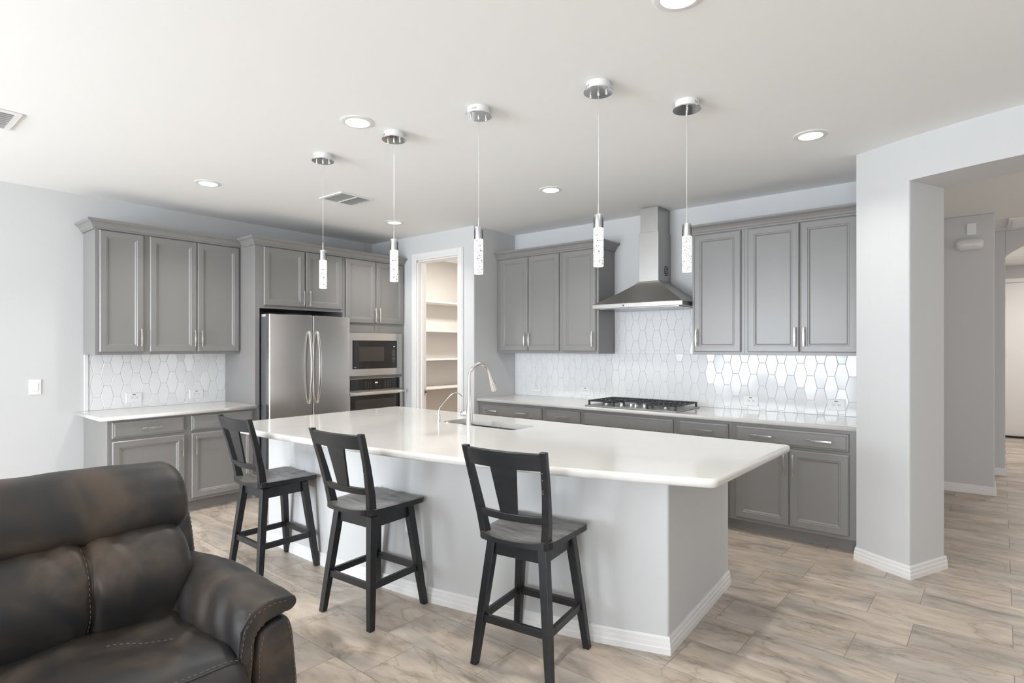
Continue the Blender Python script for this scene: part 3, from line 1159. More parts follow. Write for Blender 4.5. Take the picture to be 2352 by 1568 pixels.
def bowl(x0, x1, y0, y1):
    mb = MB()
    rs = []
    zt = IZ - 0.043

    def rr(x0, x1, y0, y1, r, z):
        out = []
        for (cx_, cy_, a0) in ((x1 - r, y1 - r, 0), (x0 + r, y1 - r, 90), (x0 + r, y0 + r, 180), (x1 - r, y0 + r, 270)):
            for k in range(6):
                a = math.radians(a0 + k * 18)
                out.append((cx_ + r * math.cos(a), cy_ + r * math.sin(a), z))
        return out
    for (d, z, r) in ((-0.008, zt - 0.001, 0.055), (0.0, zt - 0.002, 0.05), (0.003, zt - 0.08, 0.05), (0.008, zt - 0.16, 0.05), (0.03, zt - 0.185, 0.05), (0.10, zt - 0.19, 0.03)):
        rs.append(rr(x0 + d, x1 - d, y0 + d, y1 - d, r, z))
    mb.rings(rs, cap0=False, smooth=True)
    return mb


xm = (SX0 + SX1) / 2 + 0.02
for (a, b) in ((SX0 + 0.004, xm - 0.010), (xm + 0.010, SX1 - 0.004)):
    bo = bowl(a, b, SY0 + 0.004, SY1 - 0.004).build('bowl', M['steel_sink'], t)
    MB().lathe(((a + b) / 2, (SY0 + SY1) / 2, IZ - 0.234), [(0.0005, 0.006), (0.03, 0.006), (0.034, 0.002), (0.034, 0.0)], 24).build('drain', M['chrome'], bo)
MB().box((xm - 0.012, SY0 + 0.005, IZ - 0.12), (xm + 0.012, SY1 - 0.005, IZ - 0.050)).build('divider', M['steel_sink'], t, bevel=0.006, seg=3)

# faucet
fx, fy = isl(3.251, -2.317)
t = thing('kitchen_faucet', 'tall brushed-nickel gooseneck pull-down faucet beside the island sink', 'faucet', (fx, fy, IZ))
MB().lathe((fx, fy, IZ), [(0.0265, 0), (0.0270, 0.006), (0.0265, 0.03), (0.0245, 0.07), (0.0205, 0.11), (0.0165, 0.15), (0.0140, 0.19), (0.0130, 0.215)], 32).build('base_column', M['nickel'], t)
dv = Vector((0.10, 0.995, 0)).normalized()
pts = []
R = 0.102
zc = IZ + 0.345
pts += [Vector((fx, fy, IZ + z)) for z in (0.212, 0.25, 0.30)]
for k in range(0, 17):
    a = math.pi - math.radians(k * 10.3)
    c = Vector((fx, fy, zc)) + dv * R
    pts.append(c + dv * R * math.cos(a) + Vector((0, 0, R * math.sin(a))))
e = pts[-1]
dd = (pts[-1] - pts[-2]).normalized()
pts.append(e + dd * 0.02)
MB().tube([tuple(p) for p in pts], 0.0118, 16).build('spout', M['nickel'], t)
e = pts[-1]
hd = MB().tube([tuple(e + dd * q) for q in (0, 0.01, 0.04, 0.085, 0.118, 0.122)], [0.0125, 0.0135, 0.0165, 0.0215, 0.0235, 0.020], 24).build('spray_head', M['nickel'], t)
side = Vector((-dd.z, 0, dd.x)) if abs(dd.y) < .1 else (Vector((0, 0, 1)) - dd * dd.z).normalized()
side = (dv - dd * dv.dot(dd)).normalized()
MB().tube([tuple(e + dd * q + side * w_) for q, w_ in ((0.012, 0.0145), (0.028, 0.0165))], 0.0045, 8).tube([tuple(e + dd * q + side * w_) for q, w_ in ((0.042, 0.0175), (0.078, 0.0225))], 0.005, 8).build('spray_button', M['black_rubber'], hd)
hdir = Vector((-0.80, -0.15, 0)).normalized()
cb = Vector((fx, fy, IZ + 0.082))
MB().tube([tuple(cb + hdir * q) for q in (0.005, 0.05, 0.058)], [0.0175, 0.0175, 0.015], 20).build('valve_body', M['nickel'], t)
MB().tube([tuple(cb + hdir * 0.056), tuple(cb + hdir * 0.064)], 0.0125, 16).tube([tuple(cb + hdir * 0.058 + Vector((0, 0, 0.006))), tuple(cb + hdir * 0.070 + Vector((0, 0, 0.0))), tuple(cb + hdir * 0.078 + Vector((0, 0, -0.018)))], [0.012, 0.011, 0.006], 12).build('handle', M['nickel'], t)
# small filtered water tap
wx, wy = isl(2.939, -2.322)
t = thing('water_tap', 'slim brushed-nickel drinking water tap left of the tall faucet', 'faucet', (wx, wy, IZ))
MB().lathe((wx, wy, IZ), [(0.018, 0), (0.018, 0.003), (0.0125, 0.005), (0.0125, 0.052), (0.011, 0.056)], 20).build('base_column', M['nickel'], t)
sp = [(wx, wy, IZ + 0.05), (wx, wy, IZ + 0.085), (wx + 0.004, wy + 0.006, IZ + 0.105), (wx + 0.02, wy + 0.03, IZ + 0.14), (wx + 0.045, wy + 0.075, IZ + 0.195), (wx + 0.056, wy + 0.095, IZ + 0.212), (wx + 0.068, wy + 0.117, IZ + 0.219), (wx + 0.079, wy + 0.137, IZ + 0.212), (wx + 0.092, wy + 0.160, IZ + 0.188)]
MB().tube(sp, 0.0042, 10).build('spout', M['nickel'], t)
MB().tube([(wx - 0.004, wy, IZ + 0.055), (wx - 0.020, wy - 0.006, IZ + 0.060), (wx - 0.036, wy - 0.011, IZ + 0.063)], [0.006, 0.005, 0.0025], 10).build('handle', M['nickel'], t)
ax, ay = isl(3.03, -2.318)
o = MB().lathe((ax, ay, IZ), [(0.018, 0), (0.018, 0.003), (0.012, 0.004), (0.012, 0.007), (0.009, 0.008)], 20).build('air_switch_button', M['nickel'], origin=None)
tag(o, 'small round nickel button on the island between the two taps', 'button')

# ------------------------------------------------------------------ refrigerator
t = thing('refrigerator', 'stainless steel french-door refrigerator between the grey tall cabinets', 'refrigerator', (0.4, -2.1, 0))
FY0, FY1, FX = -2.525, -1.618, 0.72
MB().box((0.05, FY0, 0.02), (FX, FY1, 1.775)).build('body', M['fridge_side'], t, bevel=0.004)
MB().box((0.60, FY0 + 0.01, 1.776), (0.78, FY0 + 0.075, 1.803)).box((0.60, FY1 - 0.075, 1.776), (0.78, FY1 - 0.01, 1.803)).build('hinge_cover', M['tray'], t, bevel=0.004)


def curved_door(y0, y1, z0, z1, xb, xf, bow, full0, full1):
    """door leaf whose front is part of a gentle bow running over full0..full1"""
    mb = MB()
    rs = []
    n = 14
    pts = []
    for k in range(n + 1):
        y = y0 + (y1 - y0) * k / n
        u = (2 * (y - full0) / (full1 - full0) - 1)
        pts.append((xf + bow * (1 - u * u), y))
    r = 0.008
    ring = [(xb, y0)] + [(pts[0][0] - r, y0), (pts[0][0], y0 + r * .6)] + pts[1:-1] + [(pts[-1][0], y1 - r * .6), (pts[-1][0] - r, y1)] + [(xb, y1)]
    return mb.rings([[(x, y, z0) for x, y in ring], [(x, y, z1) for x, y in ring]], smooth=False)


ym = -2.0735
DF = 0.800
d = curved_door(FY0 - 0.003, ym - 0.003, 0.74, 1.800, FX + 0.004, DF, 0.020, FY0, FY1).build('door', M['steel_v'], t, bevel=0.002)


def fridge_handle(par, y, z0, z1, xf, lean):
    mb = MB()
    rs = []
    for k in range(25):
        u = -1 + k / 12
        z = (z0 + z1) / 2 + u * (z1 - z0) / 2
        e = 1 - u * u
        x = xf + 0.008 + 0.058 * e ** 0.75
        w_ = 0.0105 + 0.004 * e
        th = 0.0125
        rs.append([(x - th, y - w_, z), (x + th * .3, y - w_, z), (x + th * .6, y - w_ * .5, z), (x + th * .6, y + w_ * .5, z), (x + th * .3, y + w_, z), (x - th, y + w_, z)])
    mb.rings(rs, smooth=False)
    for z in (z0 + 0.004, z1 - 0.022):
        mb.box((xf - 0.002, y - 0.010, z), (xf + 0.012, y + 0.010, z + 0.018))
    o = mb.build('handle', M['nickel'], par, bevel=0.001)
    return o


fridge_handle(d, ym - 0.048, 0.90, 1.640, DF + 0.018, 1)
d = curved_door(ym + 0.003, FY1 + 0.003, 0.74, 1.800, FX + 0.004, DF, 0.020, FY0, FY1).build('door', M['steel_v'], t, bevel=0.002)
fridge_handle(d, ym + 0.045, 0.90, 1.640, DF + 0.018, 1)
d = curved_door(FY0 - 0.003, FY1 + 0.003, 0.07, 0.733, FX + 0.004, DF, 0.020, FY0, FY1).build('freezer_drawer', M['steel_v'], t, bevel=0.002)
MB().tube([(DF + .03, FY0 + .1, .66), (DF + .065, FY0 + .2, .66), (DF + .08, ym, .66), (DF + .065, FY1 - .2, .66), (DF + .03, FY1 - .1, .66)], 0.012, 12).build('handle', M['nickel'], d)
MB().box((FX, ym - 0.0028, 0.745), (DF - 0.006, ym + 0.0028, 1.79)).box((FX, FY0 + .01, 0.7335), (DF - 0.02, FY1 - .01, 0.7395)).build('gap_shade_strip', M['black_rubber'], t)  # black strips put in to stand for the shade in the door gaps
MB().box((0.1, FY0 + .01, 0.0), (FX - .02, FY1 - .01, 0.02)).build('base', M['black_rubber'], t)

# ------------------------------------------------------------------ microwave and oven
AN = FD + 0.019
t = thing('microwave', 'built-in steel-framed microwave above the wall oven', 'microwave', (AN, -1.15, 1.15))
MB(FL).box((-1.530, 1.155, 0.10), (-0.765, 1.640, AN - 0.002)).build('body', M['fridge_side'], t)
mb = MB(FL)
s0, s1, z0, z1 = -1.555, -0.772, 1.150, 1.641
mb.box((s0, 1.553, AN + 0.001), (s1, z1, AN + 0.020)).box((s0, z0, AN + 0.001), (s1, 1.228, AN + 0.020)).box((s0, 1.228, AN + 0.001), (-1.483, 1.553, AN + 0.020)).box((-0.850, 1.228, AN + 0.001), (s1, 1.553, AN + 0.020))
mb.build('trim_frame', M['steel_v'], t, bevel=0.001)
MB(FL).box((-1.480, 1.231, AN + 0.001), (-0.853, 1.550, AN + 0.024)).build('door', M['black_glass'], t, bevel=0.002)
MB(FL).box((-1.395, 1.315, AN + 0.0241), (-1.045, 1.480, AN + 0.0246)).build('window', M['window_glass'], t)
mb = MB(FL)
mb.box((-0.905, 1.478, AN + 0.0241), (-0.885, 1.490, AN + 0.0246), 1)
for r in range(9):
    for c in range(3):
        mb.box((-0.930 + c * 0.020, 1.440 - r * 0.017, AN + 0.0241), (-0.920 + c * 0.020, 1.4445 - r * 0.017, AN + 0.0246), 0)
mb.build('control_panel', [M['grey_print'], M['led_text']], t)
mb = MB(FL)
mb.box((-1.465, 1.246, AN + 0.0241), (-1.435, 1.251, AN + 0.0246))
mb.build('badge', M['light_print'], t)

t = thing('wall_oven', 'built-in steel and black glass wall oven under the microwave', 'oven', (AN, -1.15, 0.44))
MB(FL).box((-1.530, 0.425, 0.10), (-0.765, 1.118, AN - 0.002)).build('body', M['fridge_side'], t)
MB(FL).box((-1.545, 0.980, AN + 0.001), (-0.765, 1.119, AN + 0.018)).build('trim_frame', M['steel_v'], t, bevel=0.001)
cp = MB(FL).box((-1.515, 0.984, AN + 0.0181), (-0.810, 1.114, AN + 0.022)).build('control_panel', M['black_glass'], t, bevel=0.001)
mb = MB(FL)
for x0 in (-1.31, -1.03):
    for r in range(4):
        for c in range(3):
            mb.box((x0 + c * 0.036, 1.073 - r * 0.021, AN + 0.0221), (x0 + c * 0.036 + 0.009, 1.0775 - r * 0.021, AN + 0.0226))
for c in range(2):
    mb.box((-1.165 + c * 0.055, 1.02, AN + 0.0221), (-1.155 + c * 0.055, 1.026, AN + 0.0226))
mb.box((-1.175, 1.058, AN + 0.0221), (-1.135, 1.073, AN + 0.0226), 1)
mb.build('buttons', [M['grey_print'], M['led_text']], cp)
dr = MB(FL).box((-1.545, 0.445, AN + 0.001), (-0.765, 0.974, AN + 0.026)).build('door', M['steel_v'], t, bevel=0.002)
MB(FL).box((-1.515, 0.47, AN + 0.0261), (-0.810, 0.925, AN + 0.029)).build('window', M['black_glass'], dr, bevel=0.001)
MB(FL).box((-1.45, 0.55, AN + 0.0291), (-0.88, 0.875, AN + 0.0295)).build('inner_window', M['window_glass'], dr)
mb = MB(FL).box((-1.555, 0.936, AN + 0.062), (-0.745, 0.966, AN + 0.078)).box((-1.53, 0.942, AN + 0.025), (-1.50, 0.960, AN + 0.064)).box((-0.80, 0.942, AN + 0.025), (-0.77, 0.960, AN + 0.064))
mb.build('handle', M['nickel'], dr, bevel=0.004)

# ------------------------------------------------------------------ range hood
t = thing('range_hood', 'stainless steel pyramid chimney range hood on the tiled wall over the cooktop', 'range hood', (3.65, 0, 1.85))
hx0, hx1 = 3.185, 4.098
mb = MB(FR)
mb.box((hx0, 1.850, 0.007), (hx1, 1.890, 0.500))
mb.build('canopy_rim', M['steel'], t, bevel=0.002)
mb = MB(FR)
rs = []
for k in range(13):
    u = k / 12
    e = (1 - u)
    # slightly concave flare, front curved, sides straight
    wl = e ** 1.12
    z = 1.8905 + 0.218 * u
    xa = hx0 + (3.572 - hx0) * (1 - wl)
    xb = hx1 - (hx1 - 3.776) * (1 - wl)
    nf = 0.285 + (0.498 - 0.285) * (e ** 1.35)
    rs.append([(xa, z, 0.007), (xb, z, 0.007), (xb, z, nf), (xa, z, nf)])
mb.rings(rs, smooth=False)
mb.build('canopy', M['steel'], t)
MB(FR).box((3.574, 2.100, 0.003), (3.774, 2.575, 0.283)).build('chimney', M['steel'], t, bevel=0.0015)
MB(FR).box((3.584, 2.575, 0.006), (3.764, H - 0.004, 0.274)).build('chimney_extension', M['steel'], t, bevel=0.001)
mb = MB(FR)
for r in range(6):
    for c in range(6):
        if (r * 7 + c * 3) % 5 != 0:
            zz = 2.165 + r * 0.0165
            nn = 0.065 + c * 0.0155
            mb.box((3.7735, zz, nn), (3.7748, zz + 0.012, nn + 0.0115))
mb.build('vent_slots', M['slot'], t)
mb = MB(FR)
mb.box((3.515, 1.862, 0.5001), (3.525, 1.878, 0.502), 1)
for k in range(5):
    mb.box((3.54 + k * 0.022, 1.866, 0.5001), (3.552 + k * 0.022, 1.876, 0.5035), 0)
mb.build('buttons', [M['chrome'], M['slot']], t)
mb = MB(FR).box((3.24, 1.844, 0.05), (4.05, 1.8495, 0.46))
mb.build('filter', M['steel_sink'], t)

# ------------------------------------------------------------------ cooktop
t = thing('gas_cooktop', 'stainless gas cooktop with black cast-iron grates on the range wall worktop', 'cooktop', (3.65, -0.36, CZ))
cx0, cx1, cy0, cy1 = 3.187, 4.105, -0.645, -0.105
MB().box((cx0, cy0, CZ + 0.0005), (cx1, cy1, CZ + 0.012)).build('tray', M['steel'], t, bevel=0.004, seg=2)
gz = CZ + 0.056


def grate(x0, x1, y0, y1, nm):
    mb = MB()
    th, h = 0.013, 0.012
    mb.box((x0, y0, gz - h), (x1, y0 + th, gz)).box((x0, y1 - th, gz - h), (x1, y1, gz))
    mb.box((x0, y0, gz - h), (x0 + th, y1, gz)).box((x1 - th, y0, gz - h), (x1, y1, gz))
    xm_, ymid = (x0 + x1) / 2, (y0 + y1) / 2
    mb.box((x0, ymid - th / 2, gz - h), (x1, ymid + th / 2, gz))
    nb = 6
    for k in range(1, nb):
        x = x0 + (x1 - x0) * k / nb
        for (a, b) in ((y0, y0 + (ymid - y0) * .62), (ymid + (y1 - ymid) * .38, y1), (ymid - (ymid - y0) * .25, ymid + (y1 - ymid) * .25)):
            mb.box((x - 0.005, a, gz - h), (x + 0.005, b, gz))
    for (x, y) in ((x0, y0), (x1 - 0.016, y0), (x0, y1 - 0.016), (x1 - 0.016, y1 - 0.016)):
        mb.box((x, y, CZ + 0.0125), (x + 0.016, y + 0.016, gz - 0.002))
    return mb.build(nm, M['cast_iron'], t, bevel=0.002)


grate(3.205, 3.485, -0.610, -0.13, 'grate')
grate(3.490, 3.800, -0.455, -0.13, 'grate')
grate(3.805, 4.087, -0.610, -0.13, 'grate')
for (x, y, r) in ((3.345, -0.49, 0.045), (3.345, -0.23, 0.035), (3.645, -0.29, 0.055), (3.945, -0.49, 0.035), (3.945, -0.23, 0.045)):
    b_ = MB().lathe((x, y, CZ + 0.0122), [(r * 1.1, 0), (r * 1.1, 0.006), (r, 0.010), (r, 0.018)], 24).build('burner', M['steel'], t)
    MB().lathe((x, y, CZ + 0.0305), [(r * 0.85, 0), (r * 0.85, 0.006), (r * 0.7, 0.008)], 24).build('burner_cap', M['cast_iron'], b_)
for (x, y) in ((3.535, -0.565), (3.612, -0.515), (3.680, -0.560), (3.745, -0.515), (3.800, -0.575)):
    k_ = MB().lathe((x, y, CZ + 0.0122), [(0.021, 0), (0.021, 0.004), (0.0165, 0.006), (0.0155, 0.028), (0.0135, 0.030)], 24).build('knob', M['chrome'], t)
    MB().box((x - 0.003, y - 0.017, CZ + 0.040), (x + 0.003, y + 0.017, CZ + 0.048)).build('knob_grip', M['chrome'], k_, bevel=0.001)

# ------------------------------------------------------------------ recessed lights
CAN = (1.0, 0.97, 0.93)
cans = [(1.24, -3.28, 'recessed ceiling light over the left worktop, furthest left in the ceiling'),
        (3.246, -3.275, 'recessed ceiling light between the canopies of the two left pendants'),
        (5.215, -3.235, 'recessed ceiling light at the very top edge of the photo'),
        (1.27, -1.385, 'recessed ceiling light in front of the pantry, smallest in the row'),
        (3.296, -1.362, 'recessed ceiling light in front of the wall cabinets left of the hood'),
        (5.285, -1.344, 'recessed ceiling light nearest the white column')]
for (x, y, lab) in cans:
    t = thing('recessed_light', lab, 'ceiling light', (x, y, H), 'recessed ceiling lights')
    mb = MB()
    n = 40
    rs = []
    for (r, z) in ((0.070, -0.0085), (0.074, -0.0095), (0.096, -0.004), (0.098, -0.0006)):
        rs.append([(x + r * math.cos(2 * math.pi * i / n), y + r * math.sin(2 * math.pi * i / n), H + z) for i in range(n)])
    mb.rings(rs, cap0=False, cap1=False, smooth=True).build('trim_ring', M['trim'], t, recalc=True)
    MB().lathe((x, y, H - 0.008), [(0.072, 0.0), (0.072, 0.007)], 40).build('lens', M['lens'], t)
    l = area('recessed_lamp', (x, y, H - 0.012), (0, 0, 0), 0.13, 0.13, 4.2 if x > 5.25 else 8.5, CAN, 'DISK', spread=125)
    l.parent = t
    l.location = (0, 0, -0.012)

# ------------------------------------------------------------------ pendants
pend = [(2.573, -3.076, 'leftmost glass pendant light over the island'),
        (3.279, -3.027, 'second glass pendant light from the left over the island'),
        (3.933, -2.962, 'middle glass pendant light over the island, above the tall faucet'),
        (4.607, -2.800, 'fourth glass pendant light from the left, hanging nearest the camera'),
        (4.872, -2.312, 'rightmost glass pendant light over the far corner of the island')]
rot = [0.7, 0.3, 1.0, 0.15, 2.0]


def pendant(x, y, lab, a0):
    t = thing('pendant_light', lab, 'pendant light', (x, y, H), 'island pendant lights', local=True, rz=a0)
    MB().lathe((0, 0, 0), [(0.060, -0.0005), (0.062, -0.004), (0.062, -0.040)], 40).build('canopy', M['white_plastic'], t)
    MB().lathe((0, 0, 0), [(0.062, -0.0405), (0.075, -0.0415), (0.0755, -0.045), (0.074, -0.047)], 48, smooth=False).build('canopy_plate', M['chrome'], t)
    mb = MB()
    for k in range(4):
        a = math.radians(-140 + k * 7)
        mb.box((0.0615 * math.cos(a) - 0.001, 0.0615 * math.sin(a) - 0.0012, -0.028), (0.0615 * math.cos(a) + 0.001, 0.0615 * math.sin(a) + 0.0012, -0.016))
    mb.build('vent_slots', M['slot'], t)
    mb = MB()
    for s_ in (-1, 1):
        mb.lathe((0.043 * s_, 0, 0), [(0.0055, -0.0475), (0.0055, -0.064), (0.004, -0.067)], 14)
    mb.build('cap_nut', M['chrome'], t)
    MB().lathe((0, 0, 0), [(0.006, -0.0475), (0.006, -0.058), (0.003, -0.064)], 14).build('wire_grip', M['chrome'], t)
    MB().tube([(0, 0, -0.06), (0, 0, -0.62)], 0.0013, 8).build('wire', M['wire'], t)
    MB().lathe((0, 0, 0), [(0.0036, -0.612), (0.0036, -0.664)], 12).build('stem', M['nickel'], t)
    MB().lathe((0, 0, 0), [(0.006, -0.6635), (0.0205, -0.665), (0.0215, -0.668), (0.0215, -0.732)], 28).build('socket_cap', M['satin_alu'], t)
    MB().lathe((0, 0, 0), [(0.0245, -0.7345), (0.0255, -0.737), (0.0255, -0.925), (0.024, -0.929)], 36).build('glass_cylinder', M['bubble'], t)
    mb = MB()
    n = 36
    for (r) in (0.0248,):
        rs = [[(r * math.cos(2 * math.pi * i / n), r * math.sin(2 * math.pi * i / n), z) for i in range(n)] for z in (-0.666, -0.734)]
        rs += [] and [[((r - .002) * math.cos(2 * math.pi * i / n), (r - .002) * math.sin(2 * math.pi * i / n), z) for i in range(n)] for z in (-0.734, -0.666)]
        mb.rings(rs, cap0=False, cap1=False, smooth=True)
    mb.build('glass_collar', M['glass'], t)
    return t


for (x, y, lab), a0 in zip(pend, rot):
    pendant(x, y, lab, a0)


# ------------------------------------------------------------------ ceiling vents
def vent(x0, x1, y0, y1, label, name='ceiling_vent'):
    t = thing(name, label, 'ceiling vent', ((x0 + x1) / 2, (y0 + y1) / 2, H), 'kitchen ceiling vents')
    mb = MB()
    b = 0.030
    mb.box((x0, y0, H - 0.010), (x1, y0 + b, H - 0.001)).box((x0, y1 - b, H - 0.010), (x1, y1, H - 0.001)).box((x0, y0 + b, H - 0.010), (x0 + b, y1 - b, H - 0.001)).box((x1 - b, y0 + b, H - 0.010), (x1, y1 - b, H - 0.001))
    mb.build('frame', M['white_plastic'], t, bevel=0.002)
    MB().box((x0 + b, y0 + b, H - 0.004), (x1 - b, y1 - b, H - 0.001)).build('backing', M['light_print'], t)
    xm_ = (x0 + x1) / 2
    ym_ = (y0 + y1) / 2
    mb = MB()
    mb.box((x0 + b, ym_ - 0.004, H - 0.016), (x1 - b, ym_ + 0.004, H - 0.004))
    n = 9
    for (ya, yb, sgn) in ((y0 + b, ym_ - 0.004, 1), (ym_ + 0.004, y1 - b, -1)):
        for k in range(n):
            x = x0 + b + (x1 - x0 - 2 * b) * (k + .5) / n
            mb.rings([[(x - 0.010, yy, H - 0.004), (x - 0.008, yy, H - 0.004), (x + 0.008, yy, H - 0.017), (x + 0.006, yy, H - 0.017)] for yy in (ya, yb)])
    mb.build('louver', M['white_plastic'], t)
    return t


vent(1.535, 1.875, -2.455, -2.105, 'square white ceiling vent between the leftmost pendant and the refrigerator')
vent(1.48, 1.85, -4.93, -4.553, 'white ceiling vent at the left edge of the photo')


# ------------------------------------------------------------------ bar stools
def make_stool(x, y, rz, lab):
    t = thing('bar_stool', lab, 'stool', (x, y, 0), 'bar stools', local=True, rz=rz)
    # legs: splayed, tapering
    def leg_c(sx, sy, z):
        u = z / 0.575
        return (sx * (0.198 + (0.135 - 0.198) * u), sy * (0.198 + (0.135 - 0.198) * u))
    for sx in (-1, 1):
        for sy in (-1, 1):
            rs = []
            for z, h in ((0.0, 0.0165), (0.25, 0.020), (0.575, 0.022)):
                cx_, cy_ = leg_c(sx, sy, z)
                rs.append([(cx_ - h, cy_ - h, z), (cx_ + h, cy_ - h, z), (cx_ + h, cy_ + h, z), (cx_ - h, cy_ + h, z)])
            MB().rings(rs).build('leg', M['black_wood'], t, bevel=0.003)
    # apron under the seat
    for (a, b) in (((-0.135, -0.1455, 0.508), (0.135, -0.1245, 0.575)), ((-0.135, 0.1245, 0.508), (0.135, 0.1455, 0.575)), ((-0.1455, -0.124, 0.508), (-0.1245, 0.124, 0.575)), ((0.1245, -0.124, 0.508), (0.1455, 0.124, 0.575))):
        MB().box(a, b).build('apron', M['black_wood'], t, bevel=0.002)
    # stretchers
    zb = 0.215
    cx_, cy_ = leg_c(1, 1, zb)
    for (p, q) in (((-cx_, -cy_), (cx_, -cy_)), ((-cx_, cy_), (cx_, cy_)), ((-cx_, -cy_), (-cx_, cy_)), ((cx_, -cy_), (cx_, cy_))):
        if p[1] == q[1]:
            a, b = (p[0], p[1] - 0.010, zb - 0.018), (q[0], p[1] + 0.010, zb + 0.018)
        else:
            a, b = (p[0] - 0.010, p[1], zb - 0.018), (p[0] + 0.010, q[1], zb + 0.018)
        MB().box(a, b).build('stretcher', M['black_wood'], t, bevel=0.002)
    # swivel plate
    MB().lathe((0, 0, 0), [(0.10, 0.5755), (0.10, 0.583)], 24, smooth=False).build('swivel_plate', M['black_rubber'], t)
    # saddle seat: dished board, wider at the front
    nx, ny = 22, 20
    vt, vb = [], []
    for j in range(ny + 1):
        v = -1 + 2 * j / ny
        for i in range(nx + 1):
            u = -1 + 2 * i / nx
            yy = v * 0.205
            hw = 0.200 + 0.012 * v
            # rounded corners (superellipse-like squeeze)
            e = 1 - max(0, abs(v) - 0.80) ** 2 * (1.6 if v > 0 else 3.2)
            xx = u * hw * e
            yy = yy * (1 - (0.05 if v < 0 else 0.04) * abs(u) ** 4) + (0.012 * (1 - u * u) * (-1 if v < 0 else 1) * abs(v))
            r2 = (abs(u) ** 2.2 * 0.55 + max(0, -v) ** 3 * 0.25)
            dish = 0.014 * (min(1, r2 * 1.4)) - 0.010 * math.exp(-((u) ** 2 / 0.3 + (v + 0.1) ** 2 / 0.4)) + 0.006 * math.exp(-(u / 0.12) ** 2) * max(0, v)
            edge = max(abs(u), abs(v))
            rnd = -0.004 * max(0, (edge - 0.93) / 0.07) ** 2
            vt.append((xx, yy, 0.611 + dish + rnd))
            und = 0.010 * max(0, (edge - 0.90) / 0.10)
            vb.append((xx * (1 - 0.0 * edge), yy, 0.5835 + und * 0.6))
    mb = MB()
    W = nx + 1
    fs = []
    n = len(vt)
    for j in range(ny):
        for i in range(nx):
            a = j * W + i
            fs.append((a, a + 1, a + W + 1, a + W))
    mb.add(vt, fs, 1, True)
    mb.add(vb, [f[::-1] for f in fs], 0, True)
    rim = [i for i in range(W)] + [j * W + nx for j in range(1, ny + 1)] + [ny * W + i for i in range(nx - 1, -1, -1)] + [j * W for j in range(ny - 1, 0, -1)]
    for a, b in zip(rim, rim[1:] + rim[:1]):
        mb.f.append([a, b, n + b, n + a]); mb.mi.append(0); mb.sm.append(False)
    mb.build('seat', [M['black_wood'], M['worn_wood']], t)

    # back posts
    def post(sx):
        rs = []
        for z, yy, hx, hy, xo_ in ((0.605, -0.160, 0.017, 0.024, 0.160), (0.70, -0.176, 0.0165, 0.021, 0.172), (0.85, -0.213, 0.0155, 0.017, 0.188), (1.00, -0.256, 0.015, 0.0145, 0.2), (1.034, -0.266, 0.015, 0.014, 0.202)):
            x_ = sx * xo_
            rs.append([(x_ - hx, yy - hy, z), (x_ + hx, yy - hy, z), (x_ + hx, yy + hy, z), (x_ - hx, yy + hy, z)])
        return MB().rings(rs).build('back_post', M['black_wood'], t, bevel=0.003)
    post(-1)
    post(1)

    def yb(z):
        return -0.160 - (z - 0.605) * 0.247

    def rail(z0, z1, hw0, bow, nm, th=0.011):
        rs = []
        for k in range(17):
            u = -1 + k / 8
            b_ = bow * (1 - u * u)
            r = []
            for (z, s_) in ((z0, -1), (z1, -1), (z1, 1), (z0, 1)):
                hw = hw0 + (z - 0.7) * 0.09
                r.append((u * hw, yb(z) - b_ + s_ * th, z))
            rs.append(r)
        return MB().rings(rs).build(nm, M['black_wood'], t, bevel=0.003)
    rail(0.948, 1.026, 0.165, 0.026, 'top_rail')
    rail(0.700, 0.736, 0.158, 0.022, 'lower_rail')
    rs = []
    for k in range(9):
        u = -1 + k / 4
        r = []
        for (z, hw, s_) in ((0.730, 0.043, -1), (0.955, 0.068, -1), (0.955, 0.068, 1), (0.730, 0.043, 1)):
            r.append((u * hw, yb(z) - 0.0225 * (1 - (u * hw / 0.18) ** 2) + s_ * 0.006, z))
        rs.append(r)
    MB().rings(rs).build('splat', M['black_wood'], t, bevel=0.0015)
    # chips where the paint has worn through
    rr = random.Random(int(x * 100))
    mb = MB()
    for k in range(5):
        z = rr.uniform(0.80, 1.02)
        sx = rr.choice((-1, 1))
        cx_ = sx * (0.188 + (z - 0.85) * 0.08)
        mb.box((cx_ - 0.006, yb(z) - 0.0165, z), (cx_ - 0.003, yb(z) - 0.0145, z + rr.uniform(0.002, 0.005)))
    mb.build('paint_chip', M['grey_print'], t)
    return t


make_stool(2.425, -3.352, math.radians(-1), 'black wooden bar stool at the left end of the island, furthest from the camera')
make_stool(3.436, -3.298, math.radians(4), 'black wooden bar stool with slatted back, the middle of the three')
make_stool(4.440, -3.135, math.radians(8), 'black wooden bar stool with slatted back, nearest the camera')


# ------------------------------------------------------------------ sofa
def catmull(pts, per=6):
    out = []
    n = len(pts)
    for i in range(n):
        p0, p1, p2, p3 = [Vector(pts[(i + k) % n]) for k in (-1, 0, 1, 2)]
        for k in range(per):
            t_ = k / per
            out.append(0.5 * ((2 * p1) + (p2 - p0) * t_ + (2 * p0 - 5 * p1 + 4 * p2 - p3) * t_ ** 2 + (3 * p1 - p0 - 3 * p2 + p3) * t_ ** 3))
    return out


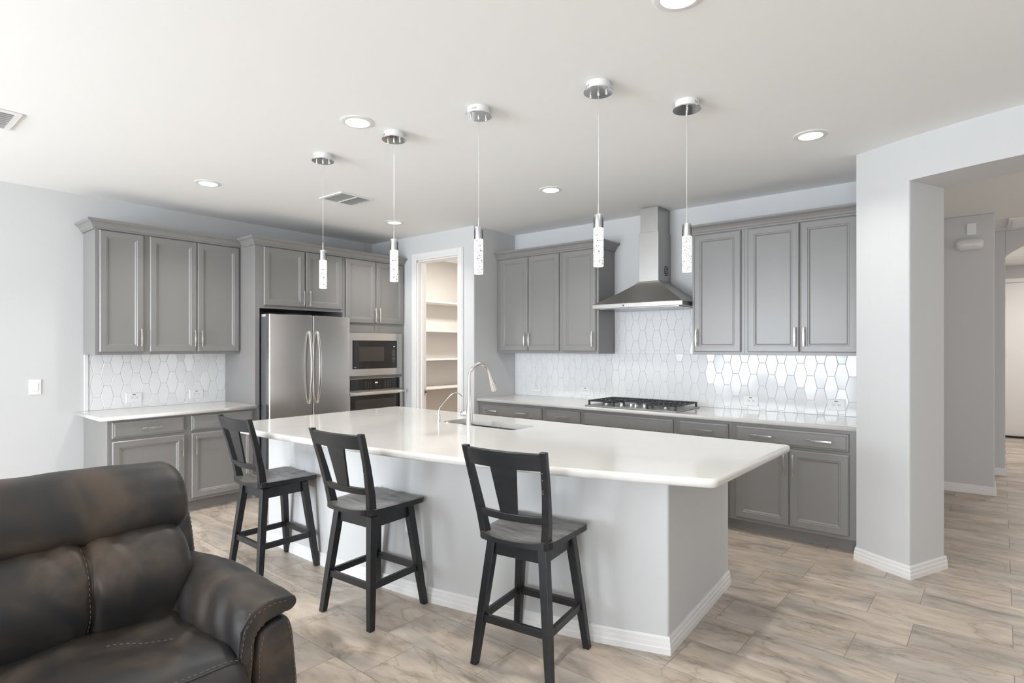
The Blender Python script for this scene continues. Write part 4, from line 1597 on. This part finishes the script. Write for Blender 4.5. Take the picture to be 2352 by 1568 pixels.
def cushion(name, prof, a0, a1, r, parent, axis='y', n=60, per=7, wr=0.006, seed=0.0, sections=None, extra=None, wscale=(3, 3, 3)):
    """soft form swept along axis; prof is a closed list of 2d points; ends are rounded by r"""
    stations = []
    m = 7
    for k in range(m):
        stations.append(a0 + r * (1 - math.cos(math.pi / 2 * k / m)))
    for k in range(n + 1):
        stations.append(a0 + r + (a1 - a0 - 2 * r) * k / n)
    for k in range(m - 1, -1, -1):
        stations.append(a1 - r * (1 - math.cos(math.pi / 2 * k / m)))
    rs = []
    for s_ in stations:
        P = prof(s_) if callable(prof) else prof
        ring = catmull(P, per)
        c = sum(ring, Vector((0, 0))) / len(ring)
        d = min(s_ - a0, a1 - s_)
        ins = 0 if d >= r else r - math.sqrt(max(0, r * r - (r - d) ** 2))
        out = []
        N_ = len(ring)
        sgn_ = 1 if sum(ring[k].x * ring[(k + 1) % N_].y - ring[(k + 1) % N_].x * ring[k].y for k in range(N_)) > 0 else -1
        for i, p in enumerate(ring):
            tg = (ring[(i + 1) % N_] - ring[i - 1]).normalized()
            nn = Vector((tg.y, -tg.x))
            nn = nn * sgn_
            q3 = (p.x, s_, p.y) if axis == 'y' else (s_, p.x, p.y)
            w_ = 0
            if wr:
                v = Vector((q3[0] * wscale[0] + seed, q3[1] * wscale[1], q3[2] * wscale[2]))
                w_ = wr * (noise.noise(v) * 1.3 + 0.6 * noise.noise(v * 2.3))
            if extra:
                w_ += extra(q3)
            q = p + nn * (w_ - ins)
            if ins and (q - c).dot(p - c) < 0:
                q = c + (p - c) * 0.05
            out.append((q.x, s_, q.y) if axis == 'y' else (s_, q.x, q.y))
        rs.append(out)
    mb = MB().rings(rs, smooth=True)
    return mb


def seam(mb, path, direction, parent, dash=0.009, gap=0.006, off_=0.0012, nm='stitching', r=0.0011):
    """dashed stitching projected on the surface of mb"""
    bvh = BVHTree.FromPolygons([Vector(v) for v in mb.v], mb.f)
    d = Vector(direction).normalized()
    pts = []
    for k in range(len(path) - 1):
        a, b = Vector(path[k]), Vector(path[k + 1])
        m = max(2, int((b - a).length / 0.003))
        for i in range(m):
            p = a + (b - a) * i / m
            h = bvh.ray_cast(p - d * 1.0, d)
            if h[0] is not None:
                pts.append(h[0] + h[1].normalized() * (off_ if h[1].dot(d) < 0 else -off_))
    out = MB()
    i = 0
    nd, ng = 4, 2
    while i + nd < len(pts):
        seg_ = pts[i:i + nd]
        if all((seg_[k + 1] - seg_[k]).length < 0.02 for k in range(nd - 1)):
            out.tube([tuple(q) for q in seg_], r, 5)
        i += nd + ng
    if out.v:
        out.build(nm, M['stitch'], parent)


def piping(mb, path, direction, parent, r=0.0035, nm='piping'):
    bvh = BVHTree.FromPolygons([Vector(v) for v in mb.v], mb.f)
    d = Vector(direction).normalized()
    pts = []
    for k in range(len(path) - 1):
        a, b = Vector(path[k]), Vector(path[k + 1])
        m = max(2, int((b - a).length / 0.01))
        for i in range(m + (k == len(path) - 2)):
            p = a + (b - a) * i / m
            h = bvh.ray_cast(p - d * 1.0, d)
            if h[0] is not None:
                pts.append(tuple(h[0]))
    if len(pts) > 2:
        MB().tube(pts, r, 8).build(nm, M['leather'], parent)


sofa = thing('leather_sofa', 'dark brown leather recliner sofa with tan stitching in the foreground', 'sofa', (3.8, -5.0, 0))
S0, S1 = -4.42, -5.68        # seat limits (right arm side, left arm side)

# outer back shell
def shell_prof(y):
    return [(3.30, 0.12), (3.25, 0.55), (3.22, 0.90), (3.27, 0.955), (3.35, 0.93), (3.44, 0.86), (3.49, 0.79), (3.545, 0.66), (3.575, 0.45), (3.58, 0.14)]


mb = cushion('back', shell_prof, -5.82, -4.295, 0.035, sofa, wr=0.003, n=30)
bs = mb.build('back_shell', M['leather'], sofa)
seam(mb, [(3.33, -4.32, 0.925), (3.42, -4.32, 0.86), (3.49, -4.32, 0.74), (3.53, -4.32, 0.60), (3.545, -4.32, 0.5)], (0, -1, 0), bs)

# headrest roll
def head_prof(y):
    u = (y + 4.37) / 0.5
    dz = 0.012 * min(1, -u) if u < 0 else 0
    return [(3.36, 0.80), (3.335, 0.90), (3.37, 0.975 + dz), (3.46, 1.010 + dz), (3.56, 1.000 + dz), (3.635, 0.950), (3.672, 0.875), (3.665, 0.805), (3.60, 0.765), (3.46, 0.765)]


def head_extra(q):
    d = -4.37 - q[1]
    g = 0
    if d < 0.06:   # gathers near the end seam
        g += -0.004 * (0.5 + 0.5 * math.sin(q[2] * 170 + q[0] * 90)) * max(0, 1 - d / 0.06)
    return g


for (a, b, sd) in ((-5.03, -4.365, 0.0), (-5.74, -5.04, 5.0)):
    mb = cushion('headrest', head_prof, a, b, 0.045, sofa, wr=0.010, seed=sd, extra=head_extra)
    hr = mb.build('headrest', M['leather'], sofa)
    if sd == 0.0:
        pth = []
        for k in range(12):
            a_ = math.radians(-55 + k * 13)
            pth.append((3.50 + 0.125 * math.cos(a_), -4.30, 0.885 + 0.095 * math.sin(a_)))
        seam(mb, pth, (0, -1, 0), hr)

# lumbar cushions
def lum_prof(y):
    return [(3.45, 0.46), (3.43, 0.65), (3.50, 0.775), (3.62, 0.800), (3.715, 0.760), (3.775, 0.690), (3.795, 0.610), (3.775, 0.520), (3.720, 0.440), (3.58, 0.42)]


def lum_extra(c):
    def f(q):
        d = abs(q[1] - c)
        w_ = -0.016 * math.exp(-(d / 0.012) ** 2) - 0.010 * math.exp(-(d / 0.05) ** 2)
        # sloping folds beside the seam
        k = math.exp(-(d / 0.16) ** 2)
        w_ += 0.006 * k * math.sin((q[1] - c) * 60 + q[2] * 38)
        return w_
    return f


for (a, b, sd, c) in ((-5.035, -4.385, 2.0, -4.715), (-5.69, -5.045, 8.0, -5.37)):
    mb = cushion('lumbar', lum_prof, a, b, 0.075, sofa, wr=0.013, seed=sd, extra=lum_extra(c), n=90)
    lc = mb.build('back_cushion', M['leather'], sofa)
    if sd == 2.0:
        seam(mb, [(4.2, c - 0.012, 0.775), (4.2, c - 0.012, 0.46)], (-1, 0, 0), lc)
        piping(mb, [(4.2, c, 0.785), (4.2, c, 0.46)], (-1, 0, 0), lc)

# seat cushions
def seat_prof(y):
    u = (y + 4.73) / 0.31
    b = 0.016 * (1 - min(1, u * u)) if abs(u) < 1 else 0
    return [(3.56, 0.34), (3.60, 0.462), (3.72, 0.487 + b), (3.90, 0.497 + b), (4.08, 0.500 + b), (4.20, 0.480 + b), (4.262, 0.440), (4.285, 0.390), (4.275, 0.33), (4.15, 0.30), (3.8, 0.30)]


def seat_extra(c):
    def f(q):
        d = math.hypot((q[0] - (3.93 + (q[1] - c) * 0.3)), 0)
        w_ = -0.006 * math.exp(-(d / 0.016) ** 2) * math.exp(-((q[1] - c - 0.08) / 0.09) ** 2) * (1 if q[2] > 0.4 else 0)
        w_ += 0.006 * math.sin(q[0] * 34 + q[1] * 20) * math.exp(-((q[0] - 3.82) / 0.14) ** 2)
        return w_
    return f


for (a, b, sd, c) in ((-5.04, -4.415, 4.0, -4.73), (-5.675, -5.05, 9.0, -5.36)):
    mb = cushion('seat', seat_prof, a, b, 0.05, sofa, wr=0.012, seed=sd, extra=seat_extra(c), n=70)
    sc_ = mb.build('seat_cushion', M['leather'], sofa)
    if sd == 4.0:
        seam(mb, [(3.89, c + 0.02, 0.9), (4.0, c + 0.20, 0.9)], (0, 0, -1), sc_)
        seam(mb, [(4.235, b - 0.03, 0.9), (4.235, a + 0.03, 0.9)], (0, 0, -1), sc_)
        piping(mb, [(4.242, b - 0.03, 0.9), (4.242, a + 0.03, 0.9)], (0, 0, -1), sc_)

# base and foot rest panel
mb = cushion('footrest', [(3.6, 0.10), (3.6, 0.31), (4.18, 0.33), (4.225, 0.30), (4.235, 0.20), (4.225, 0.10), (4.1, 0.09)], -5.66, -4.44, 0.03, sofa, wr=0.004, n=30)
mb.build('footrest_panel', M['leather'], sofa)
MB().box((3.35, -5.70, 0.03), (4.15, -4.40, 0.12)).build('frame', M['black_rubber'], sofa)
mb = MB()
for (x, y) in ((3.38, -5.68), (4.10, -5.68), (3.38, -4.45), (4.10, -4.45)):
    MB().lathe((x, y, 0), [(0.022, 0), (0.022, 0.03)], 16).build('foot', M['black_rubber'], sofa)


def arm(sg, yc):
    """sg=1: the visible right arm, local v grows outwards"""
    def Y(v):
        return yc + sg * v

    def pad(x):
        u = max(0, min(1, (x - 3.50) / 0.72))
        zt = 0.624 + 0.022 * math.sin(math.pi * u) - 0.006 * u
        wo = 0.195 - 0.045 * (1 - u) ** 1.2
        bi = -0.030 + 0.028 * u ** 2
        return [(Y(0.008), 0.08), (Y(-0.014), 0.10), (Y(-0.018), 0.20), (Y(-0.019), 0.30), (Y(bi - 0.010), 0.40), (Y(bi - 0.016), 0.49), (Y(bi - 0.008), 0.55), (Y(0.020), zt - 0.016), (Y(0.095), zt + 0.006), (Y(wo - 0.028), zt - 0.004), (Y(wo - 0.003), zt - 0.022), (Y(wo - 0.003), zt - 0.046), (Y(wo - 0.026), zt - 0.064), (Y(wo - 0.06), 0.552), (Y(0.080), 0.540), (Y(0.045), 0.515), (Y(0.034), 0.46), (Y(0.030), 0.38), (Y(0.028), 0.28), (Y(0.027), 0.18), (Y(0.025), 0.10)]

    def ext(q):
        d = 4.235 - q[0]
        w_ = 0
        if d < 0.10 and q[2] > 0.58:
            w_ -= 0.004 * (0.5 + 0.5 * math.sin(q[1] * 210)) * (1 if abs(q[1] - yc) < 0.15 else 0.2) * max(0, 1 - d / 0.10)
        w_ += 0.004 * math.sin(q[0] * 55 + q[2] * 30) * (1 if q[2] < 0.6 else 0.2)
        return w_
    mb = cushion('arm', pad, 3.48, 4.235, 0.011, sofa, axis='x', wr=0.007, seed=sg * 3.0, extra=ext, n=80, per=6)
    ao = mb.build('armrest', M['leather'], sofa)
    if sg == 1:
        pth = [(5, Y(-0.006), 0.14), (5, Y(-0.006), 0.36), (5, Y(-0.010), 0.47), (5, Y(0.004), 0.55), (5, Y(0.040), 0.592), (5, Y(0.10), 0.606), (5, Y(0.165), 0.598)]
        seam(mb, pth, (-1, 0, 0), ao)
        pth = [(5, Y(0.017), 0.14), (5, Y(0.020), 0.37), (5, Y(0.024), 0.49), (5, Y(0.050), 0.538), (5, Y(0.10), 0.550), (5, Y(0.165), 0.566)]
        seam(mb, pth, (-1, 0, 0), ao)
        pp = [(4.228, Y(-0.014), 0.12), (4.228, Y(-0.014), 0.36), (4.230, Y(-0.018), 0.47), (4.230, Y(-0.008), 0.55), (4.230, Y(0.030), 0.598), (4.230, Y(0.095), 0.616), (4.230, Y(0.165), 0.606)]
        MB().tube(pp, 0.004, 8).build('piping', M['leather'], ao)
    # outer side panel
    pr = [(Y(0.043), 0.07), (Y(0.040), 0.16), (Y(0.040), 0.26), (Y(0.040), 0.36), (Y(0.044), 0.45), (Y(0.058), 0.510), (Y(0.090), 0.532), (Y(0.130), 0.540), (Y(0.165), 0.530), (Y(0.184), 0.49), (Y(0.194), 0.42), (Y(0.202), 0.33), (Y(0.207), 0.24), (Y(0.209), 0.15), (Y(0.205), 0.07), (Y(0.16), 0.05), (Y(0.10), 0.05)]
    mb = cushion('side', pr, 3.50, 4.225, 0.028, sofa, axis='x', wr=0.004, seed=sg * 7.0, n=40, per=6)
    so = mb.build('side_panel', M['leather'], sofa)
    if sg == 1:
        seam(mb, [(5, Y(0.072), 0.50), (5, Y(0.058), 0.44), (5, Y(0.054), 0.10)], (-1, 0, 0), so)
        seam(mb, [(5, Y(0.160), 0.520), (5, Y(0.180), 0.42), (5, Y(0.190), 0.25), (5, Y(0.190), 0.10)], (-1, 0, 0), so)


arm(1, -4.425)
arm(-1, -5.675)

for o in list(bpy.data.objects):
    if '_local' in o.keys():
        del o['_local']
